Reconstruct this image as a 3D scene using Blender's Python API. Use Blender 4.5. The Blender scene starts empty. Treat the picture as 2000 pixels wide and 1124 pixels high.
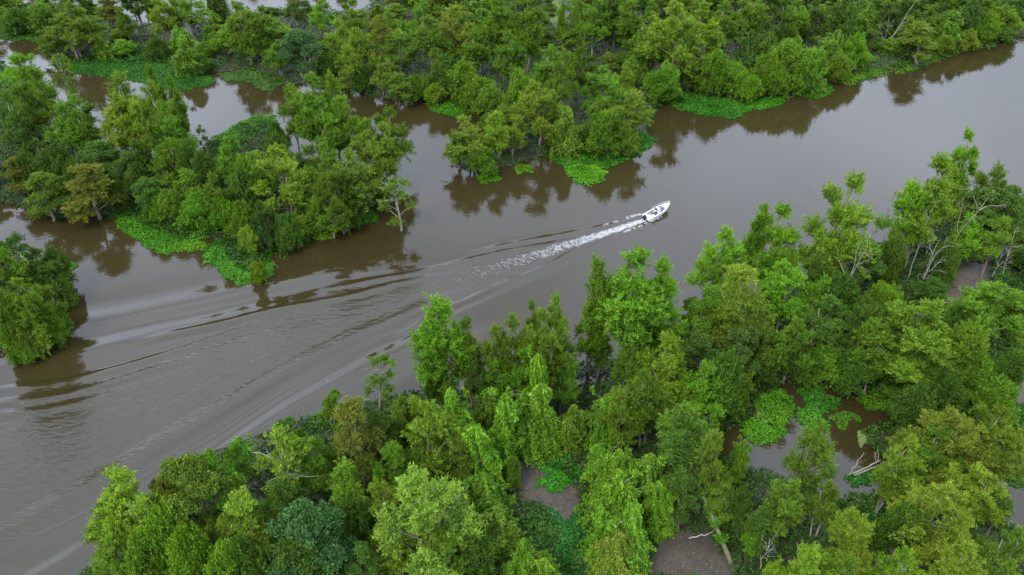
import bpy, math, random
import numpy as np
from mathutils import Vector, Matrix

SEED = 11
rng = np.random.default_rng(SEED)
random.seed(SEED)
scene = bpy.context.scene
COL = scene.collection

# ------------------------------------------------------------------ camera
W_PX, H_PX = 2000.0, 1124.0
FOC = 1700.0
PITCH = math.radians(37.0)
CAM_H = 88.0
cam_d = bpy.data.cameras.new('camera')
cam = bpy.data.objects.new('camera', cam_d)
COL.objects.link(cam)
cam.location = (0, 0, CAM_H)
cam.rotation_euler = (math.pi / 2 - PITCH, 0, 0)
cam_d.sensor_width = 36.0
cam_d.lens = 36.0 * FOC / W_PX
cam_d.clip_start = 1.0
cam_d.clip_end = 9000.0
scene.camera = cam

# ------------------------------------------------------------------ sky, sun, exposure
SUN_EL, SUN_AZ = math.radians(52), math.radians(215)     # azimuth clockwise from +Y: behind the viewer, to the left
world = bpy.data.worlds.new('World')
scene.world = world
world.use_nodes = True
wn = world.node_tree
wn.nodes.clear()
def wnode(t, **k):
    n = wn.nodes.new(t)
    for a, b in k.items():
        setattr(n, a, b)
    return n
w_out = wnode('ShaderNodeOutputWorld')
w_bg = wnode('ShaderNodeBackground')
w_sky = wnode('ShaderNodeTexSky', sky_type='NISHITA')
w_sky.sun_disc = False
w_sky.sun_elevation = SUN_EL
w_sky.sun_rotation = SUN_AZ
w_sky.air_density = 1.0
w_sky.dust_density = 2.0
w_hsv = wnode('ShaderNodeHueSaturation')
w_hsv.inputs['Saturation'].default_value = 0.30            # cloud cover greys the blue
w_tc = wnode('ShaderNodeTexCoord')
w_map = wnode('ShaderNodeMapping')
w_map.inputs['Scale'].default_value = (1.6, 1.6, 3.5)
w_noise = wnode('ShaderNodeTexNoise')
w_noise.inputs['Scale'].default_value = 1.7
w_noise.inputs['Detail'].default_value = 5.0
w_ramp = wnode('ShaderNodeMapRange')
w_ramp.inputs['From Min'].default_value = 0.3
w_ramp.inputs['From Max'].default_value = 0.7
w_ramp.inputs['To Min'].default_value = 0.70
w_ramp.inputs['To Max'].default_value = 1.30
w_mul = wnode('ShaderNodeMix', data_type='RGBA', blend_type='MULTIPLY')
w_mul.inputs['Factor'].default_value = 1.0
w_cloud = wnode('ShaderNodeMix', data_type='RGBA')          # an even layer of cloud in front of the sky
w_cloud.inputs['Factor'].default_value = 0.75
L = wn.links.new
L(w_tc.outputs['Generated'], w_map.inputs['Vector'])
L(w_map.outputs['Vector'], w_noise.inputs['Vector'])
L(w_noise.outputs['Fac'], w_ramp.inputs['Value'])
L(w_sky.outputs['Color'], w_hsv.inputs['Color'])
w_sep = wnode('ShaderNodeSeparateXYZ')
w_el = wnode('ShaderNodeMapRange')                          # overcast skies brighten evenly from horizon to zenith
w_el.inputs['From Min'].default_value = 0.0
w_el.inputs['From Max'].default_value = 1.0
w_el.inputs['To Min'].default_value = 0.84
w_el.inputs['To Max'].default_value = 1.24
w_lay = wnode('ShaderNodeMix', data_type='RGBA', blend_type='MULTIPLY')
w_lay.inputs['Factor'].default_value = 1.0
w_lay.inputs['A'].default_value = (8.4, 9.6, 12.2, 1)
L(w_tc.outputs['Generated'], w_sep.inputs[0])
L(w_sep.outputs['Z'], w_el.inputs['Value'])
L(w_el.outputs['Result'], w_lay.inputs['B'])
L(w_lay.outputs['Result'], w_cloud.inputs['B'])
L(w_hsv.outputs['Color'], w_cloud.inputs['A'])
L(w_cloud.outputs['Result'], w_mul.inputs['A'])
L(w_ramp.outputs['Result'], w_mul.inputs['B'])
L(w_mul.outputs['Result'], w_bg.inputs['Color'])
w_bg.inputs['Strength'].default_value = 0.13
L(w_bg.outputs['Background'], w_out.inputs['Surface'])

sun_d = bpy.data.lights.new('sun', 'SUN')
sun_d.energy = 1.5
sun_d.angle = math.radians(14)
sun_d.color = (1.0, 0.96, 0.88)
sun = bpy.data.objects.new('sun', sun_d)
COL.objects.link(sun)
sun.location = (0, 0, 200)
sv = Vector((math.sin(SUN_AZ) * math.cos(SUN_EL), math.cos(SUN_AZ) * math.cos(SUN_EL), math.sin(SUN_EL)))
sun.rotation_euler = sv.to_track_quat('Z', 'Y').to_euler()
scene.view_settings.view_transform = 'Standard'
scene.view_settings.look = 'None'
scene.view_settings.gamma = 1.0
scene.view_settings.use_curve_mapping = False
scene.view_settings.exposure = 1.0

# ------------------------------------------------------------------ helpers
CS, SN = math.cos(PITCH), math.sin(PITCH)
NADIR_Y = H_PX / 2 + FOC * math.tan(math.pi / 2 - PITCH)

def at(px, py, z=0.0):
    """ground (or height z) point seen at photograph position px, py"""
    a = (px - W_PX / 2) / FOC
    b = (H_PX / 2 - py) / FOC
    d = (a, CS + b * SN, -SN + b * CS)
    t = (z - CAM_H) / d[2]
    return np.array([d[0] * t, d[1] * t, z])

def pxpm(py):
    """photo pixels per metre at ground row py"""
    g = at(W_PX / 2, py)
    depth = g[1] * CS + CAM_H * SN
    return FOC / depth

def height_for(base, tip_py):
    b = (H_PX / 2 - tip_py) / FOC
    dy, dz = CS + b * SN, -SN + b * CS
    t = base[1] / dy
    return CAM_H + dz * t

def poly_ground(pts):
    return np.array([at(x, y)[:2] for x, y in pts])

def sdf(P, poly):
    """signed distance, positive inside"""
    P = np.asarray(P, float)
    n = len(poly)
    best = np.full(len(P), 1e18)
    inside = np.zeros(len(P), bool)
    for i in range(n):
        a, b = poly[i], poly[(i + 1) % n]
        ab = b - a
        t = np.clip(((P - a) @ ab) / max(ab @ ab, 1e-9), 0, 1)
        q = P - (a + t[:, None] * ab)
        best = np.minimum(best, (q * q).sum(1))
        c = ((a[1] > P[:, 1]) != (b[1] > P[:, 1]))
        with np.errstate(divide='ignore', invalid='ignore'):
            xi = (b[0] - a[0]) * (P[:, 1] - a[1]) / (b[1] - a[1]) + a[0]
        inside ^= c & (P[:, 0] < xi)
    d = np.sqrt(best)
    return np.where(inside, d, -d)

def _hash(ix, iy, s):
    h = (ix.astype(np.int64) * 374761393 + iy.astype(np.int64) * 668265263 + s * 69069) & 0x7fffffff
    h = ((h ^ (h >> 13)) * 1274126177) & 0x7fffffff
    return ((h ^ (h >> 16)) & 0xffff) / 65535.0

def vnoise(P, scale, s=0, octv=3):
    out = np.zeros(len(P)); amp = 1.0; tot = 0
    for o in range(octv):
        x, y = P[:, 0] * scale, P[:, 1] * scale
        ix, iy = np.floor(x), np.floor(y)
        fx, fy = x - ix, y - iy
        fx = fx * fx * (3 - 2 * fx); fy = fy * fy * (3 - 2 * fy)
        a = _hash(ix, iy, s + o); b = _hash(ix + 1, iy, s + o)
        c = _hash(ix, iy + 1, s + o); d = _hash(ix + 1, iy + 1, s + o)
        out += amp * ((a * (1 - fx) + b * fx) * (1 - fy) + (c * (1 - fx) + d * fx) * fy)
        tot += amp; amp *= 0.5; scale *= 2.03
    return out / tot * 2 - 1

def mesh_np(name, verts, faces, mat, tone=None, smooth=False):
    """faces: (n,k) int array, all of one size"""
    me = bpy.data.meshes.new(name)
    verts = np.asarray(verts, np.float32); faces = np.asarray(faces, np.int32)
    n, k = faces.shape
    me.vertices.add(len(verts)); me.vertices.foreach_set('co', verts.ravel())
    me.loops.add(n * k); me.loops.foreach_set('vertex_index', faces.ravel())
    me.polygons.add(n)
    me.polygons.foreach_set('loop_start', np.arange(0, n * k, k, dtype=np.int32))
    me.polygons.foreach_set('loop_total', np.full(n, k, np.int32))
    me.polygons.foreach_set('use_smooth', np.full(n, smooth))
    if tone is not None:
        at_ = me.attributes.new('tone', 'FLOAT', 'POINT')
        at_.data.foreach_set('value', np.asarray(tone, np.float32))
    me.update(calc_edges=True)
    me.materials.append(mat)
    return me

class MB:
    """collects polygons for one mesh"""
    def __init__(self):
        self.v = []; self.f = []
    def tube(self, pts, rad, sides=6, cap=True):
        pts = [Vector(p) for p in pts]
        base = len(self.v)
        prev = None
        for i, p in enumerate(pts):
            d = (pts[min(i + 1, len(pts) - 1)] - pts[max(i - 1, 0)])
            d = d.normalized() if d.length > 1e-6 else Vector((0, 0, 1))
            if prev is None:
                u = d.orthogonal().normalized()
            else:
                u = (prev - d * prev.dot(d))
                u = u.normalized() if u.length > 1e-5 else d.orthogonal().normalized()
            prev = u
            w = d.cross(u)
            r = rad[i] if isinstance(rad, (list, tuple)) else rad
            for k in range(sides):
                a = 2 * math.pi * k / sides
                self.v.append(tuple(p + u * (r * math.cos(a)) + w * (r * math.sin(a))))
        for i in range(len(pts) - 1):
            for k in range(sides):
                a = base + i * sides + k; b = base + i * sides + (k + 1) % sides
                self.f.append((a, b, b + sides, a + sides))
        if cap:
            self.f.append(tuple(base + k for k in reversed(range(sides))))
            e = base + (len(pts) - 1) * sides
            self.f.append(tuple(e + k for k in range(sides)))
    def box(self, c, s, bev=0.0, rot=0.0, taper=1.0):
        cx, cy, cz = c; sx, sy, sz = s[0] / 2, s[1] / 2, s[2] / 2
        rings = [(-sz, 1 - (bev / max(sx, sy) if bev else 0)), (-sz + bev, 1), (sz - bev, taper), (sz, taper - (bev / max(sx, sy) if bev else 0))] if bev else [(-sz, 1), (sz, taper)]
        base = len(self.v); m = 8 if bev else 4
        for z, k in rings:
            if bev:
                q = [(-sx + bev, -sy), (sx - bev, -sy), (sx, -sy + bev), (sx, sy - bev), (sx - bev, sy), (-sx + bev, sy), (-sx, sy - bev), (-sx, -sy + bev)]
            else:
                q = [(-sx, -sy), (sx, -sy), (sx, sy), (-sx, sy)]
            for x, y in q:
                x *= k; y *= k
                self.v.append((cx + x * math.cos(rot) - y * math.sin(rot), cy + x * math.sin(rot) + y * math.cos(rot), cz + z))
        for i in range(len(rings) - 1):
            for k in range(m):
                a = base + i * m + k; b = base + i * m + (k + 1) % m
                self.f.append((a, b, b + m, a + m))
        self.f.append(tuple(base + k for k in reversed(range(m))))
        e = base + (len(rings) - 1) * m
        self.f.append(tuple(e + k for k in range(m)))
    def loft(self, rings, cap=True):
        base = len(self.v); m = len(rings[0])
        for r in rings:
            self.v += [tuple(p) for p in r]
        for i in range(len(rings) - 1):
            for k in range(m):
                a = base + i * m + k; b = base + i * m + (k + 1) % m
                self.f.append((a, b, b + m, a + m))
        if cap:
            self.f.append(tuple(base + k for k in reversed(range(m))))
            e = base + (len(rings) - 1) * m
            self.f.append(tuple(e + k for k in range(m)))
    def mesh(self, name, mat, smooth=True):
        me = bpy.data.meshes.new(name)
        me.from_pydata(self.v, [], self.f)
        me.update()
        if smooth:
            me.polygons.foreach_set('use_smooth', np.full(len(me.polygons), True))
        me.materials.append(mat)
        return me

def link(name, data, parent=None):
    o = bpy.data.objects.new(name, data)
    COL.objects.link(o)
    if parent: o.parent = parent
    return o

def tag(o, label=None, cat=None, group=None, kind=None):
    if label: o['label'] = label
    if cat: o['category'] = cat
    if group: o['group'] = group
    if kind: o['kind'] = kind
    return o

# ------------------------------------------------------------------ materials
def new_mat(name):
    m = bpy.data.materials.new(name); m.use_nodes = True
    nt = m.node_tree; nt.nodes.clear()
    return m, nt, nt.nodes.new, nt.links.new

def simple_mat(name, col, rough=0.5, metal=0.0, noise=0.08, scale=8.0, bump=0.0):
    m, nt, N, LK = new_mat(name)
    o = N('ShaderNodeOutputMaterial'); p = N('ShaderNodeBsdfPrincipled')
    tc = N('ShaderNodeTexCoord'); nz = N('ShaderNodeTexNoise')
    nz.inputs['Scale'].default_value = scale; nz.inputs['Detail'].default_value = 4
    LK(tc.outputs['Object'], nz.inputs['Vector'])
    mr = N('ShaderNodeMapRange')
    mr.inputs['To Min'].default_value = 1 - noise * 2; mr.inputs['To Max'].default_value = 1 + noise * 2
    LK(nz.outputs['Fac'], mr.inputs['Value'])
    mx = N('ShaderNodeMix'); mx.data_type = 'RGBA'; mx.blend_type = 'MULTIPLY'
    mx.inputs['Factor'].default_value = 1; mx.inputs['A'].default_value = (*col, 1)
    LK(mr.outputs['Result'], mx.inputs['B']); LK(mx.outputs['Result'], p.inputs['Base Color'])
    p.inputs['Roughness'].default_value = rough; p.inputs['Metallic'].default_value = metal
    if bump:
        b = N('ShaderNodeBump'); b.inputs['Strength'].default_value = bump
        LK(nz.outputs['Fac'], b.inputs['Height']); LK(b.outputs['Normal'], p.inputs['Normal'])
    LK(p.outputs['BSDF'], o.inputs['Surface'])
    return m

def leaf_mat(name, gloss=0.35, trans=0.34, spread=0.55):
    """leaf colour comes from each plant's own object colour, varied leaf by leaf through 'tone'"""
    m, nt, N, LK = new_mat(name)
    o = N('ShaderNodeOutputMaterial'); p = N('ShaderNodeBsdfPrincipled'); t = N('ShaderNodeBsdfTranslucent')
    mix = N('ShaderNodeMixShader'); mix.inputs['Fac'].default_value = trans
    oi = N('ShaderNodeObjectInfo'); a = N('ShaderNodeAttribute'); a.attribute_name = 'tone'
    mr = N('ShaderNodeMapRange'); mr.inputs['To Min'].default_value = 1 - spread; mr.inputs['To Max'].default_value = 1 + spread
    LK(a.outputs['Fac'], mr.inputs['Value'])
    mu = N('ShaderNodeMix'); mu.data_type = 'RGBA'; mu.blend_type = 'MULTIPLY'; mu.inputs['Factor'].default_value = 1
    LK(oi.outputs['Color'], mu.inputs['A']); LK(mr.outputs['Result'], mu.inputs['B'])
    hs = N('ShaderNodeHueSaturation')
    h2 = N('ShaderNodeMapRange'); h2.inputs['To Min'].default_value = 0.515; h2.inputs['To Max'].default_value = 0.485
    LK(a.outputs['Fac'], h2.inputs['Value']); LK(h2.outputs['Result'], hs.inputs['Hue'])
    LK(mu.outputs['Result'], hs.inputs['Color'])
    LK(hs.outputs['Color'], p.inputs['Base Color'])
    t2 = N('ShaderNodeMix'); t2.data_type = 'RGBA'; t2.blend_type = 'MULTIPLY'; t2.inputs['Factor'].default_value = 1
    t2.inputs['B'].default_value = (1.25, 1.2, 0.6, 1)
    LK(hs.outputs['Color'], t2.inputs['A']); LK(t2.outputs['Result'], t.inputs['Color'])
    p.inputs['Roughness'].default_value = 0.5
    p.inputs['Specular IOR Level'].default_value = gloss
    LK(p.outputs['BSDF'], mix.inputs[1]); LK(t.outputs['BSDF'], mix.inputs[2])
    LK(mix.outputs['Shader'], o.inputs['Surface'])
    return m

M_LEAF = leaf_mat('foliage', 0.08, 0.33)
M_BROAD = leaf_mat('broad_foliage', 0.14, 0.24)
M_MATLEAF = leaf_mat('hyacinth_leaf', 0.08, 0.2, 0.55)
M_BARK = simple_mat('bark', (0.16, 0.135, 0.105), 0.9, noise=0.25, scale=1.6, bump=0.5)
M_PALE = simple_mat('pale_bark', (0.22, 0.20, 0.165), 0.85, noise=0.2, scale=1.4, bump=0.4)
M_DEAD = simple_mat('weathered_wood', (0.27, 0.255, 0.235), 0.85, noise=0.2, scale=2.0, bump=0.4)
M_MOSSY = simple_mat('mossy_bark', (0.10, 0.095, 0.05), 0.9, noise=0.3, scale=1.5, bump=0.5)
M_LOG = simple_mat('wet_wood', (0.10, 0.08, 0.06), 0.6, noise=0.25, scale=2.0, bump=0.4)
M_WHITE = simple_mat('white_gelcoat', (0.72, 0.72, 0.73), 0.25, noise=0.02, scale=3)
M_DECK = simple_mat('deck_nonskid', (0.30, 0.30, 0.31), 0.6, noise=0.04, scale=30)
M_NAVY = simple_mat('navy_cowling', (0.012, 0.02, 0.06), 0.3, noise=0.05)
M_BLACK = simple_mat('black_plastic', (0.015, 0.015, 0.018), 0.5)
M_STEEL = simple_mat('steel_rail', (0.7, 0.71, 0.72), 0.25, 0.9, noise=0.03)
M_SEAT = simple_mat('seat_vinyl', (0.20, 0.195, 0.19), 0.5, noise=0.04)
M_BLUE = simple_mat('blue_cloth', (0.06, 0.14, 0.45), 0.8)
M_CYAN = simple_mat('light_blue_shirt', (0.30, 0.52, 0.68), 0.8)
M_RED = simple_mat('red_shirt', (0.45, 0.03, 0.04), 0.8)
M_DARKC = simple_mat('dark_trousers', (0.03, 0.032, 0.045), 0.85)
M_SKIN = simple_mat('skin', (0.48, 0.27, 0.18), 0.55)
M_HAIR = simple_mat('hair', (0.03, 0.02, 0.015), 0.7)
M_TINT = simple_mat('smoked_screen', (0.05, 0.06, 0.07), 0.1)

def mud_mat():
    m, nt, N, LK = new_mat('mud')
    o = N('ShaderNodeOutputMaterial'); p = N('ShaderNodeBsdfPrincipled')
    tc = N('ShaderNodeTexCoord')
    n1 = N('ShaderNodeTexNoise'); n1.inputs['Scale'].default_value = 0.25; n1.inputs['Detail'].default_value = 6
    n2 = N('ShaderNodeTexNoise'); n2.inputs['Scale'].default_value = 3.0; n2.inputs['Detail'].default_value = 8
    n2.inputs['Roughness'].default_value = 0.75
    for n in (n1, n2): LK(tc.outputs['Object'], n.inputs['Vector'])
    r = N('ShaderNodeValToRGB')
    r.color_ramp.elements[0].position = 0.3; r.color_ramp.elements[0].color = (0.028, 0.021, 0.016, 1)
    r.color_ramp.elements[1].position = 0.72; r.color_ramp.elements[1].color = (0.092, 0.074, 0.053, 1)
    e = r.color_ramp.elements.new(0.5); e.color = (0.050, 0.040, 0.029, 1)
    ad = N('ShaderNodeMath'); ad.operation = 'ADD'
    s1 = N('ShaderNodeMath'); s1.operation = 'MULTIPLY'; s1.inputs[1].default_value = 0.5
    s2 = N('ShaderNodeMath'); s2.operation = 'MULTIPLY'; s2.inputs[1].default_value = 0.5
    LK(n1.outputs['Fac'], s1.inputs[0]); LK(n2.outputs['Fac'], s2.inputs[0])
    LK(s1.outputs[0], ad.inputs[0]); LK(s2.outputs[0], ad.inputs[1])
    LK(ad.outputs[0], r.inputs['Fac']); LK(r.outputs['Color'], p.inputs['Base Color'])
    p.inputs['Roughness'].default_value = 0.5
    b = N('ShaderNodeBump'); b.inputs['Strength'].default_value = 0.7; b.inputs['Distance'].default_value = 0.15
    LK(n2.outputs['Fac'], b.inputs['Height']); LK(b.outputs['Normal'], p.inputs['Normal'])
    LK(p.outputs['BSDF'], o.inputs['Surface'])
    return m
M_MUD = mud_mat()

def water_mat():
    m, nt, N, LK = new_mat('muddy_water')
    o = N('ShaderNodeOutputMaterial'); p = N('ShaderNodeBsdfPrincipled')
    tc = N('ShaderNodeTexCoord')
    big = N('ShaderNodeTexNoise'); big.inputs['Scale'].default_value = 0.018; big.inputs['Detail'].default_value = 3
    LK(tc.outputs['Object'], big.inputs['Vector'])
    cr = N('ShaderNodeValToRGB')
    cr.color_ramp.elements[0].position = 0.3; cr.color_ramp.elements[0].color = (0.024, 0.0185, 0.0062, 1)
    cr.color_ramp.elements[1].position = 0.7; cr.color_ramp.elements[1].color = (0.030, 0.0225, 0.0085, 1)
    LK(big.outputs['Fac'], cr.inputs['Fac']); LK(cr.outputs['Color'], p.inputs['Base Color'])
    p.inputs['Roughness'].default_value = 0.02
    p.inputs['IOR'].default_value = 1.49
    # wind ripple everywhere, chop where the wake has passed
    mp = N('ShaderNodeMapping'); mp.inputs['Scale'].default_value = (1.0, 1.7, 1.0)
    LK(tc.outputs['Object'], mp.inputs['Vector'])
    r1 = N('ShaderNodeTexNoise'); r1.inputs['Scale'].default_value = 0.9; r1.inputs['Detail'].default_value = 4
    LK(mp.outputs['Vector'], r1.inputs['Vector'])
    r0 = N('ShaderNodeTexNoise'); r0.inputs['Scale'].default_value = 0.05; r0.inputs['Detail'].default_value = 2
    LK(tc.outputs['Object'], r0.inputs['Vector'])
    w0 = N('ShaderNodeMapRange'); w0.inputs['From Min'].default_value = 0.35; w0.inputs['From Max'].default_value = 0.65
    w0.inputs['To Min'].default_value = 0.35; w0.inputs['To Max'].default_value = 1.0
    LK(r0.outputs['Fac'], w0.inputs['Value'])
    m1 = N('ShaderNodeMath'); m1.operation = 'MULTIPLY'
    LK(r1.outputs['Fac'], m1.inputs[0]); LK(w0.outputs['Result'], m1.inputs[1])
    b1 = N('ShaderNodeBump'); b1.inputs['Strength'].default_value = 1.0; b1.inputs['Distance'].default_value = 0.020
    LK(m1.outputs[0], b1.inputs['Height'])
    ch = N('ShaderNodeAttribute'); ch.attribute_name = 'tone'
    mp2 = N('ShaderNodeMapping'); mp2.inputs['Rotation'].default_value = (0, 0, math.radians(-38))
    mp2.inputs['Scale'].default_value = (0.55, 1.9, 1.0)
    LK(tc.outputs['Object'], mp2.inputs['Vector'])
    r2 = N('ShaderNodeTexNoise'); r2.inputs['Scale'].default_value = 0.95; r2.inputs['Detail'].default_value = 4
    r2.inputs['Distortion'].default_value = 0.6
    LK(mp2.outputs['Vector'], r2.inputs['Vector'])
    m2 = N('ShaderNodeMath'); m2.operation = 'MULTIPLY'
    LK(r2.outputs['Fac'], m2.inputs[0]); LK(ch.outputs['Fac'], m2.inputs[1])
    b2 = N('ShaderNodeBump'); b2.inputs['Strength'].default_value = 1.0; b2.inputs['Distance'].default_value = 0.16
    LK(m2.outputs[0], b2.inputs['Height']); LK(b1.outputs['Normal'], b2.inputs['Normal'])
    LK(b2.outputs['Normal'], p.inputs['Normal'])
    LK(p.outputs['BSDF'], o.inputs['Surface'])
    return m
M_WATER = water_mat()
M_FOAM = simple_mat('foam', (0.72, 0.72, 0.72), 0.9, noise=0.08, scale=2)
_nt = M_FOAM.node_tree                                     # bubbles let half of the water show through
_tr = _nt.nodes.new('ShaderNodeBsdfTransparent'); _mx = _nt.nodes.new('ShaderNodeMixShader')
_out = [n for n in _nt.nodes if n.type == 'OUTPUT_MATERIAL'][0]; _pb = [n for n in _nt.nodes if n.type == 'BSDF_PRINCIPLED'][0]
_mx.inputs['Fac'].default_value = 0.62
_nt.links.new(_tr.outputs[0], _mx.inputs[1]); _nt.links.new(_pb.outputs[0], _mx.inputs[2]); _nt.links.new(_mx.outputs[0], _out.inputs['Surface'])
M_DUCK = simple_mat('duckweed', (0.085, 0.135, 0.022), 0.7, noise=0.25, scale=1.2, bump=0.4)

# ------------------------------------------------------------------ the land: one sheet, mostly under the water
FAR = [(-900, -420), (3000, -420), (2300, 20), (2000, 70), (1920, 92), (1850, 110), (1790, 123), (1740, 138), (1690, 140), (1640, 150), (1600, 165),
       (1540, 185), (1460, 195), (1400, 190), (1330, 185), (1290, 195), (1268, 225), (1262, 255), (1240, 285), (1200, 300),
       (1140, 300), (1085, 300), (1040, 310), (990, 325), (930, 335), (890, 325), (880, 300), (930, 270), (960, 240), (940, 215), (880, 200), (800, 198), (745, 192), (690, 172), (620, 168), (545, 158),
       (490, 138), (440, 140), (385, 145), (330, 125), (260, 120), (180, 118), (110, 118), (85, 100), (95, 75), (70, 66), (0, 66), (-300, 60), (-900, 40)]
BACKWATER = [(-200, -10), (60, 12), (190, 18), (280, 50), (330, 45), (400, 40), (455, 30), (540, 22), (600, 15), (690, 30), (720, 20), (760, -40), (200, -60), (-200, -60)]
MARSH = [(1050, 48), (1060, 0), (1110, -20), (1125, 10), (1118, 42), (1085, 58)]
LEFTI = [(-500, 160), (0, 128), (60, 150), (110, 230), (170, 290), (260, 315), (340, 320), (395, 312), (420, 282), (470, 250), (520, 240), (548, 262), (520, 300), (480, 318),
         (540, 335), (610, 325), (700, 335), (745, 352), (735, 395), (700, 418), (640, 450), (600, 445), (555, 470), (525, 485), (505, 520), (480, 525),
         (440, 485), (400, 460), (340, 462), (290, 440), (245, 418), (190, 420), (110, 425), (60, 405), (0, 390), (-500, 380)]
ISLET = [(-300, 480), (0, 490), (60, 510), (105, 525), (95, 570), (85, 610), (70, 640), (20, 672), (0, 680), (-300, 760)]
NEAR = [(130, 1300), (170, 1124), (200, 1060), (260, 1010), (330, 950), (430, 890), (540, 855), (620, 810), (660, 785), (760, 790), (830, 775),
        (900, 775), (960, 745), (1040, 730), (1110, 722), (1170, 715), (1230, 715), (1330, 655), (1420, 600), (1500, 575), (1590, 565), (1640, 525), (1710, 500),
        (1790, 450), (1880, 410), (2000, 392), (2600, 330), (3600, 1300)]
POOLS = [[(1395, 850), (1440, 815), (1470, 770), (1530, 745), (1600, 745), (1680, 750), (1760, 780), (1790, 800), (1740, 830), (1700, 850), (1720, 890), (1760, 935), (1770, 985), (1640, 990), (1560, 950), (1450, 930), (1400, 900)],
         [(1860, 600), (1900, 598), (1910, 640), (1890, 675), (1865, 660)],
         [(1930, 930), (2050, 900), (2400, 980), (2050, 1060), (1940, 1030), (1900, 1000)],
         [(1440, 940), (1470, 935), (1480, 1000), (1490, 1040), (1455, 1040), (1440, 990)],
         [(1125, 905), (1155, 900), (1180, 950), (1165, 970), (1140, 960)],
         [(1890, 740), (2060, 720), (2060, 790), (1960, 800), (1900, 780)],
         [(1095, 735), (1185, 725), (1200, 755), (1130, 770)]]
CLEAR = [[(1005, 905), (1050, 900), (1120, 960), (1135, 1000), (1120, 1060), (1095, 1050), (1070, 1000), (1020, 985)],
         [(1280, 1050), (1390, 1045), (1420, 1124), (1250, 1140)],
         [(1820, 530), (1930, 520), (1945, 570), (1850, 600)],
         [(330, 60), (380, 60), (400, 100), (330, 95)]]
landP = [poly_ground(p) for p in (FAR, LEFTI, ISLET, NEAR)]
waterP = [poly_ground(p) for p in [BACKWATER] + POOLS]
clearP = [poly_ground(p) for p in CLEAR + [MARSH]]
ZONES = ['far', 'island', 'islet', 'near']

def land_sdf(P):
    d = np.full(len(P), -1e9)
    for q in landP: d = np.maximum(d, sdf(P, q))
    for q in waterP: d = np.minimum(d, -sdf(P, q))
    return d

def ground_z(P, d=None):
    if d is None: d = land_sdf(P)
    d = d + 1.3 * vnoise(P, 0.22, 5, 3)
    z = np.clip(d * 0.16, -0.9, 0.45) + 0.10 * vnoise(P, 0.5, 9, 3) * (d > -2)
    return z

gx = np.arange(-190, 190.1, 1.25); gy = np.arange(40, 420.1, 1.25)
GX, GY = np.meshgrid(gx, gy)
GP = np.stack([GX.ravel(), GY.ravel()], 1)
GZ = ground_z(GP)
GZ = np.where((GP[:, 0] < -188) | (GP[:, 0] > 188) | (GP[:, 1] > 418) | (GP[:, 1] < 41.5), -0.9, GZ)
nx, ny = len(gx), len(gy)
ii = (np.arange(ny - 1)[:, None] * nx + np.arange(nx - 1)[None, :]).ravel()
gf = np.stack([ii, ii + 1, ii + 1 + nx, ii + nx], 1)
ground = link('mud_ground', mesh_np('mud_ground', np.column_stack([GP, GZ]), gf, M_MUD, smooth=True))
tag(ground, 'dark brown mud of the banks and islands under the trees', kind='structure')

def zat(x, y):
    return max(float(ground_z(np.array([[x, y]]))[0]), -0.25)

# ------------------------------------------------------------------ the water, with the boat's wake standing in it
def curve(pts, n=40):
    g = np.array([at(*p)[:2] for p in pts])
    if len(g) < 3: 
        t = np.linspace(0, 1, n)[:, None]
        return g[0] * (1 - t) + g[1] * t
    out = []
    ext = np.vstack([2 * g[0] - g[1], g, 2 * g[-1] - g[-2]])
    per = max(2, n // (len(g) - 1))
    for i in range(1, len(ext) - 2):
        p0, p1, p2, p3 = ext[i - 1:i + 3]
        for t in np.linspace(0, 1, per, endpoint=False):
            out.append(0.5 * ((2 * p1) + (-p0 + p2) * t + (2 * p0 - 5 * p1 + 4 * p2 - p3) * t * t + (-p0 + 3 * p1 - 3 * p2 + p3) * t ** 3))
    out.append(g[-1])
    return np.array(out)

def line_coords(P, c):
    """signed side distance and running fraction 0..1 along curve c"""
    best = np.full(len(P), 1e18); side = np.zeros(len(P)); frac = np.zeros(len(P))
    seg = np.linalg.norm(np.diff(c, axis=0), axis=1); cum = np.concatenate([[0], np.cumsum(seg)])
    for i in range(len(c) - 1):
        a, ab = c[i], c[i + 1] - c[i]
        q = P - a
        t = np.clip((q @ ab) / max(ab @ ab, 1e-9), 0, 1)
        r = q - t[:, None] * ab
        d2 = (r * r).sum(1)
        k = d2 < best
        best[k] = d2[k]
        side[k] = (np.sign(ab[0] * q[:, 1] - ab[1] * q[:, 0]) * np.sqrt(d2))[k]
        frac[k] = ((cum[i] + t * seg[i]) / cum[-1])[k]
    return side, frac

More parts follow.
